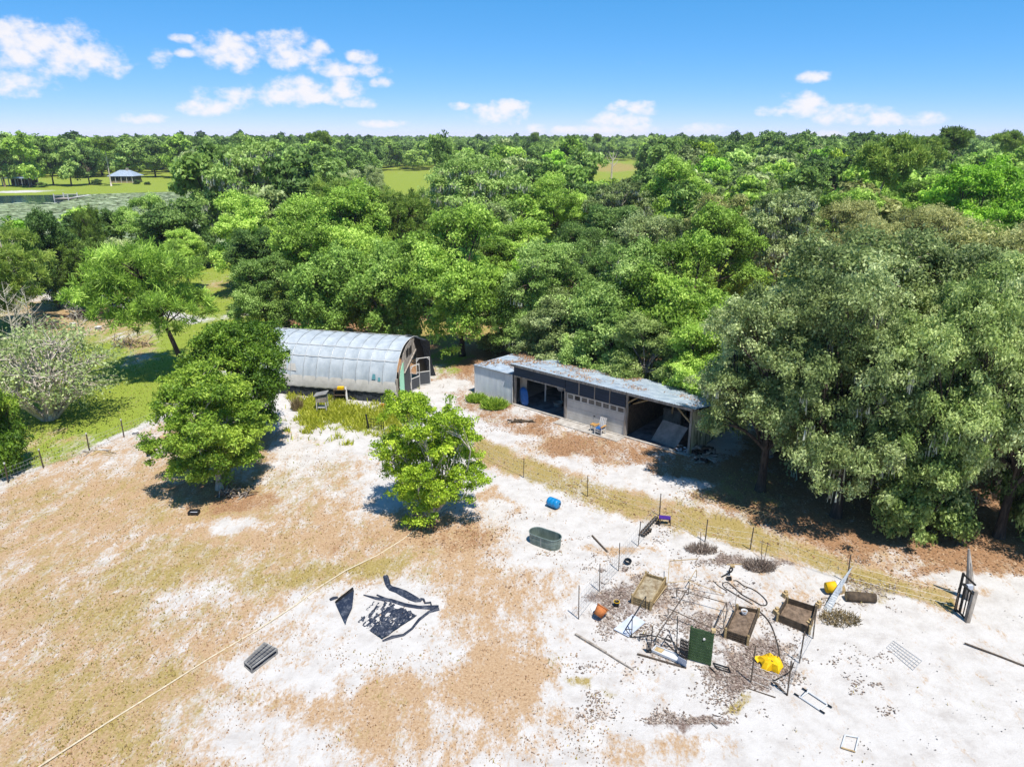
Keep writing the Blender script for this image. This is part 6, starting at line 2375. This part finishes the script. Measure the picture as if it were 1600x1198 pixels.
LM['litter'] = leaf_mat('litter_leaves', rgb(110, 80, 56, .75), rgb(170, 130, 96, .75), rgb(206, 176, 142, .75), .1, .8)
LM['browng'] = leaf_mat('dry_grass_blades', rgb(160, 124, 92, .8), rgb(200, 164, 128, .8), rgb(224, 200, 170, .8), .25, .9)
LM['oliveg'] = leaf_mat('olive_grass_blades', rgb(140, 124, 56, .8), rgb(180, 160, 84, .8), rgb(212, 194, 130, .8), .3, .8)
LM['lawn'] = leaf_mat('lawn_blades', rgb(84, 98, 30, .85), rgb(128, 142, 50, .85), rgb(176, 176, 92, .85), .3, .7)
LM['speck'] = leaf_mat('dark_specks', rgb(60, 54, 50, .8), rgb(96, 88, 82, .8), rgb(140, 130, 122, .8), .05, .9)
LM['sandlump'] = leaf_mat('sand_lumps', rgb(204, 200, 198, .6), rgb(222, 220, 218, .6), rgb(236, 234, 232, .6), .02, .95)
scatter('fallen_leaves', 'orange brown oak leaves on the ground', 62000, (640, 500, 1640, 920), dict(litter=1), .38, LM['litter'], .065, 1)
scatter('dry_grass', 'short tan dry grass over the field', 36000, (-60, 640, 960, 1230), dict(brown=1), .40, LM['browng'], .030, 2, True, .065)
scatter('strip_grass', 'olive grass of the fence strip and field patches', 60000, (-60, 600, 1500, 1230), dict(olive=1), .46, LM['oliveg'], .028, 3, True, .09)
scatter('lawn_grass', 'green lawn grass beyond the wire fence', 40000, (-60, 400, 460, 830), dict(green=1), .5, LM['lawn'], .035, 4, True, .13)
scatter('tall_weeds', 'tall yellow green weeds before the greenhouse skirt', 30000, (446, 606, 660, 696), dict(green=1), .36, LM['weed'], .032, 5, True, .42)
scatter('mulch_chips', 'dark mulch chips in the garden', 30000, (900, 830, 1400, 1130), dict(mulch=1), .30, LM['mulchtwig'], .055, 6)
scatter('sand_specks', 'dark specks of debris on the white sand', 9000, (680, 640, 1640, 1230), dict(brown=-1, litter=-1, olive=-1), .02, LM['speck'], .034, 7)
if 0: scatter('sand_lumps', 'small pale lumps of trampled sand', 60000, (560, 640, 1640, 1230), dict(brown=-1, litter=-1, olive=-1, green=-1), -.7, LM['sandlump'], .06, 8, False, .2, .45)

# boughs reaching over the rear edge of the roof
for u, v, h, r, lf, lb in ((-1.5, 7.6, 7.0, 3.4, 'grey_oak', 'dull bushy oak with boughs over the rear of the white lean-to'), (3.2, 7.3, 7.0, 3.5, 'oak', 'small oak with boughs over the roof above the first open bay'),
                           (7.4, 7.3, 6.8, 3.4, 'oak_mid', 'small oak with boughs over the roof above the garage door'), (12.2, 7.4, 7.0, 3.3, 'bright', 'small bright oak with boughs over the roof above the end bay')):
    p = sp(u, v, 0)
    place('round_a', p.x, p.y, h, r, lf, lb, name='small_oak')

# brown leaves lying on the sheet metal roofs
r_ = np.random.default_rng(91)
PP, n_ = [], 8000
u_ = np.concatenate([r_.uniform(-.2, SLEN, n_ // 2), r_.uniform(-4.0, -.2, n_ // 2)])
v_ = SDEP * (1 - r_.uniform(size=n_) ** 1.8)
st_ = u_ < -.2
kz = np.where(st_, 2.52 + (2.30 - 2.52) * v_ / SDEP, HF + .085 + (HB - HF - .05) * (v_ + .36) / (SDEP + .6))
cl = np.sin(u_ * 1.3 + v_) + np.sin(u_ * .5 - v_ * 1.7) + r_.normal(0, .5, n_)
k_ = cl > np.where(st_, -.2, np.where(u_ < 8, -.1, .9))
P_ = np.stack([F0.x + U.x * u_ + V_.x * v_, F0.y + U.y * u_ + V_.y * v_, kz + .012], 1)[k_]
V2, F2 = leaf_arrays(P_, unit(np.stack([r_.normal(0, .2, len(P_)), r_.normal(0, .2, len(P_)), np.ones(len(P_))], 1)), .075 * r_.uniform(.5, 1.5, len(P_)), r_, .55, .1)
o_ = bpy.data.objects.new('roof_leaves', np_mesh('roof_leaves', V2, F2, LM['litter'], np.clip(r_.normal(.4, .25, len(P_)), 0, 1)))
COL.objects.link(o_)
kind(o_, 'stuff')
o_['label'] = 'brown leaves lying on the shed roofs'

# dead tree standing in the far tan field
g = gp(955, 281)
t = thing('dead_tree', 'bare grey dead tree standing before the far tan field', 'tree', g)
H = ztop(g.y, 236)
MB().tube([g, g + Vector((.2, 0, H * .5)), g + Vector((.6, 0, H))], [.5, .35, .08], 6).build('trunk', BARK_P, t)
for dx, z0, z1 in ((3.2, .45, .8), (-3.0, .5, .85), (2.2, .65, .98), (-2.0, .7, 1.0)):
    a = g + Vector((.3, 0, H * z0))
    MB().tube([a, a + Vector((dx * .6, .3, H * (z1 - z0) * .4)), a + Vector((dx, .5, H * (z1 - z0)))], [.22, .15, .05], 5).build('limb', BARK_P, t)
tri = 0
for me in bpy.data.meshes:
    if me.users:
        tri += sum(max(1, len(p.vertices) - 2) for p in me.polygons) if len(me.polygons) < 5000 else len(me.loops) - 2 * len(me.polygons)
import sys
print('TRIANGLES', tri, 'in unique meshes', file=sys.stderr)
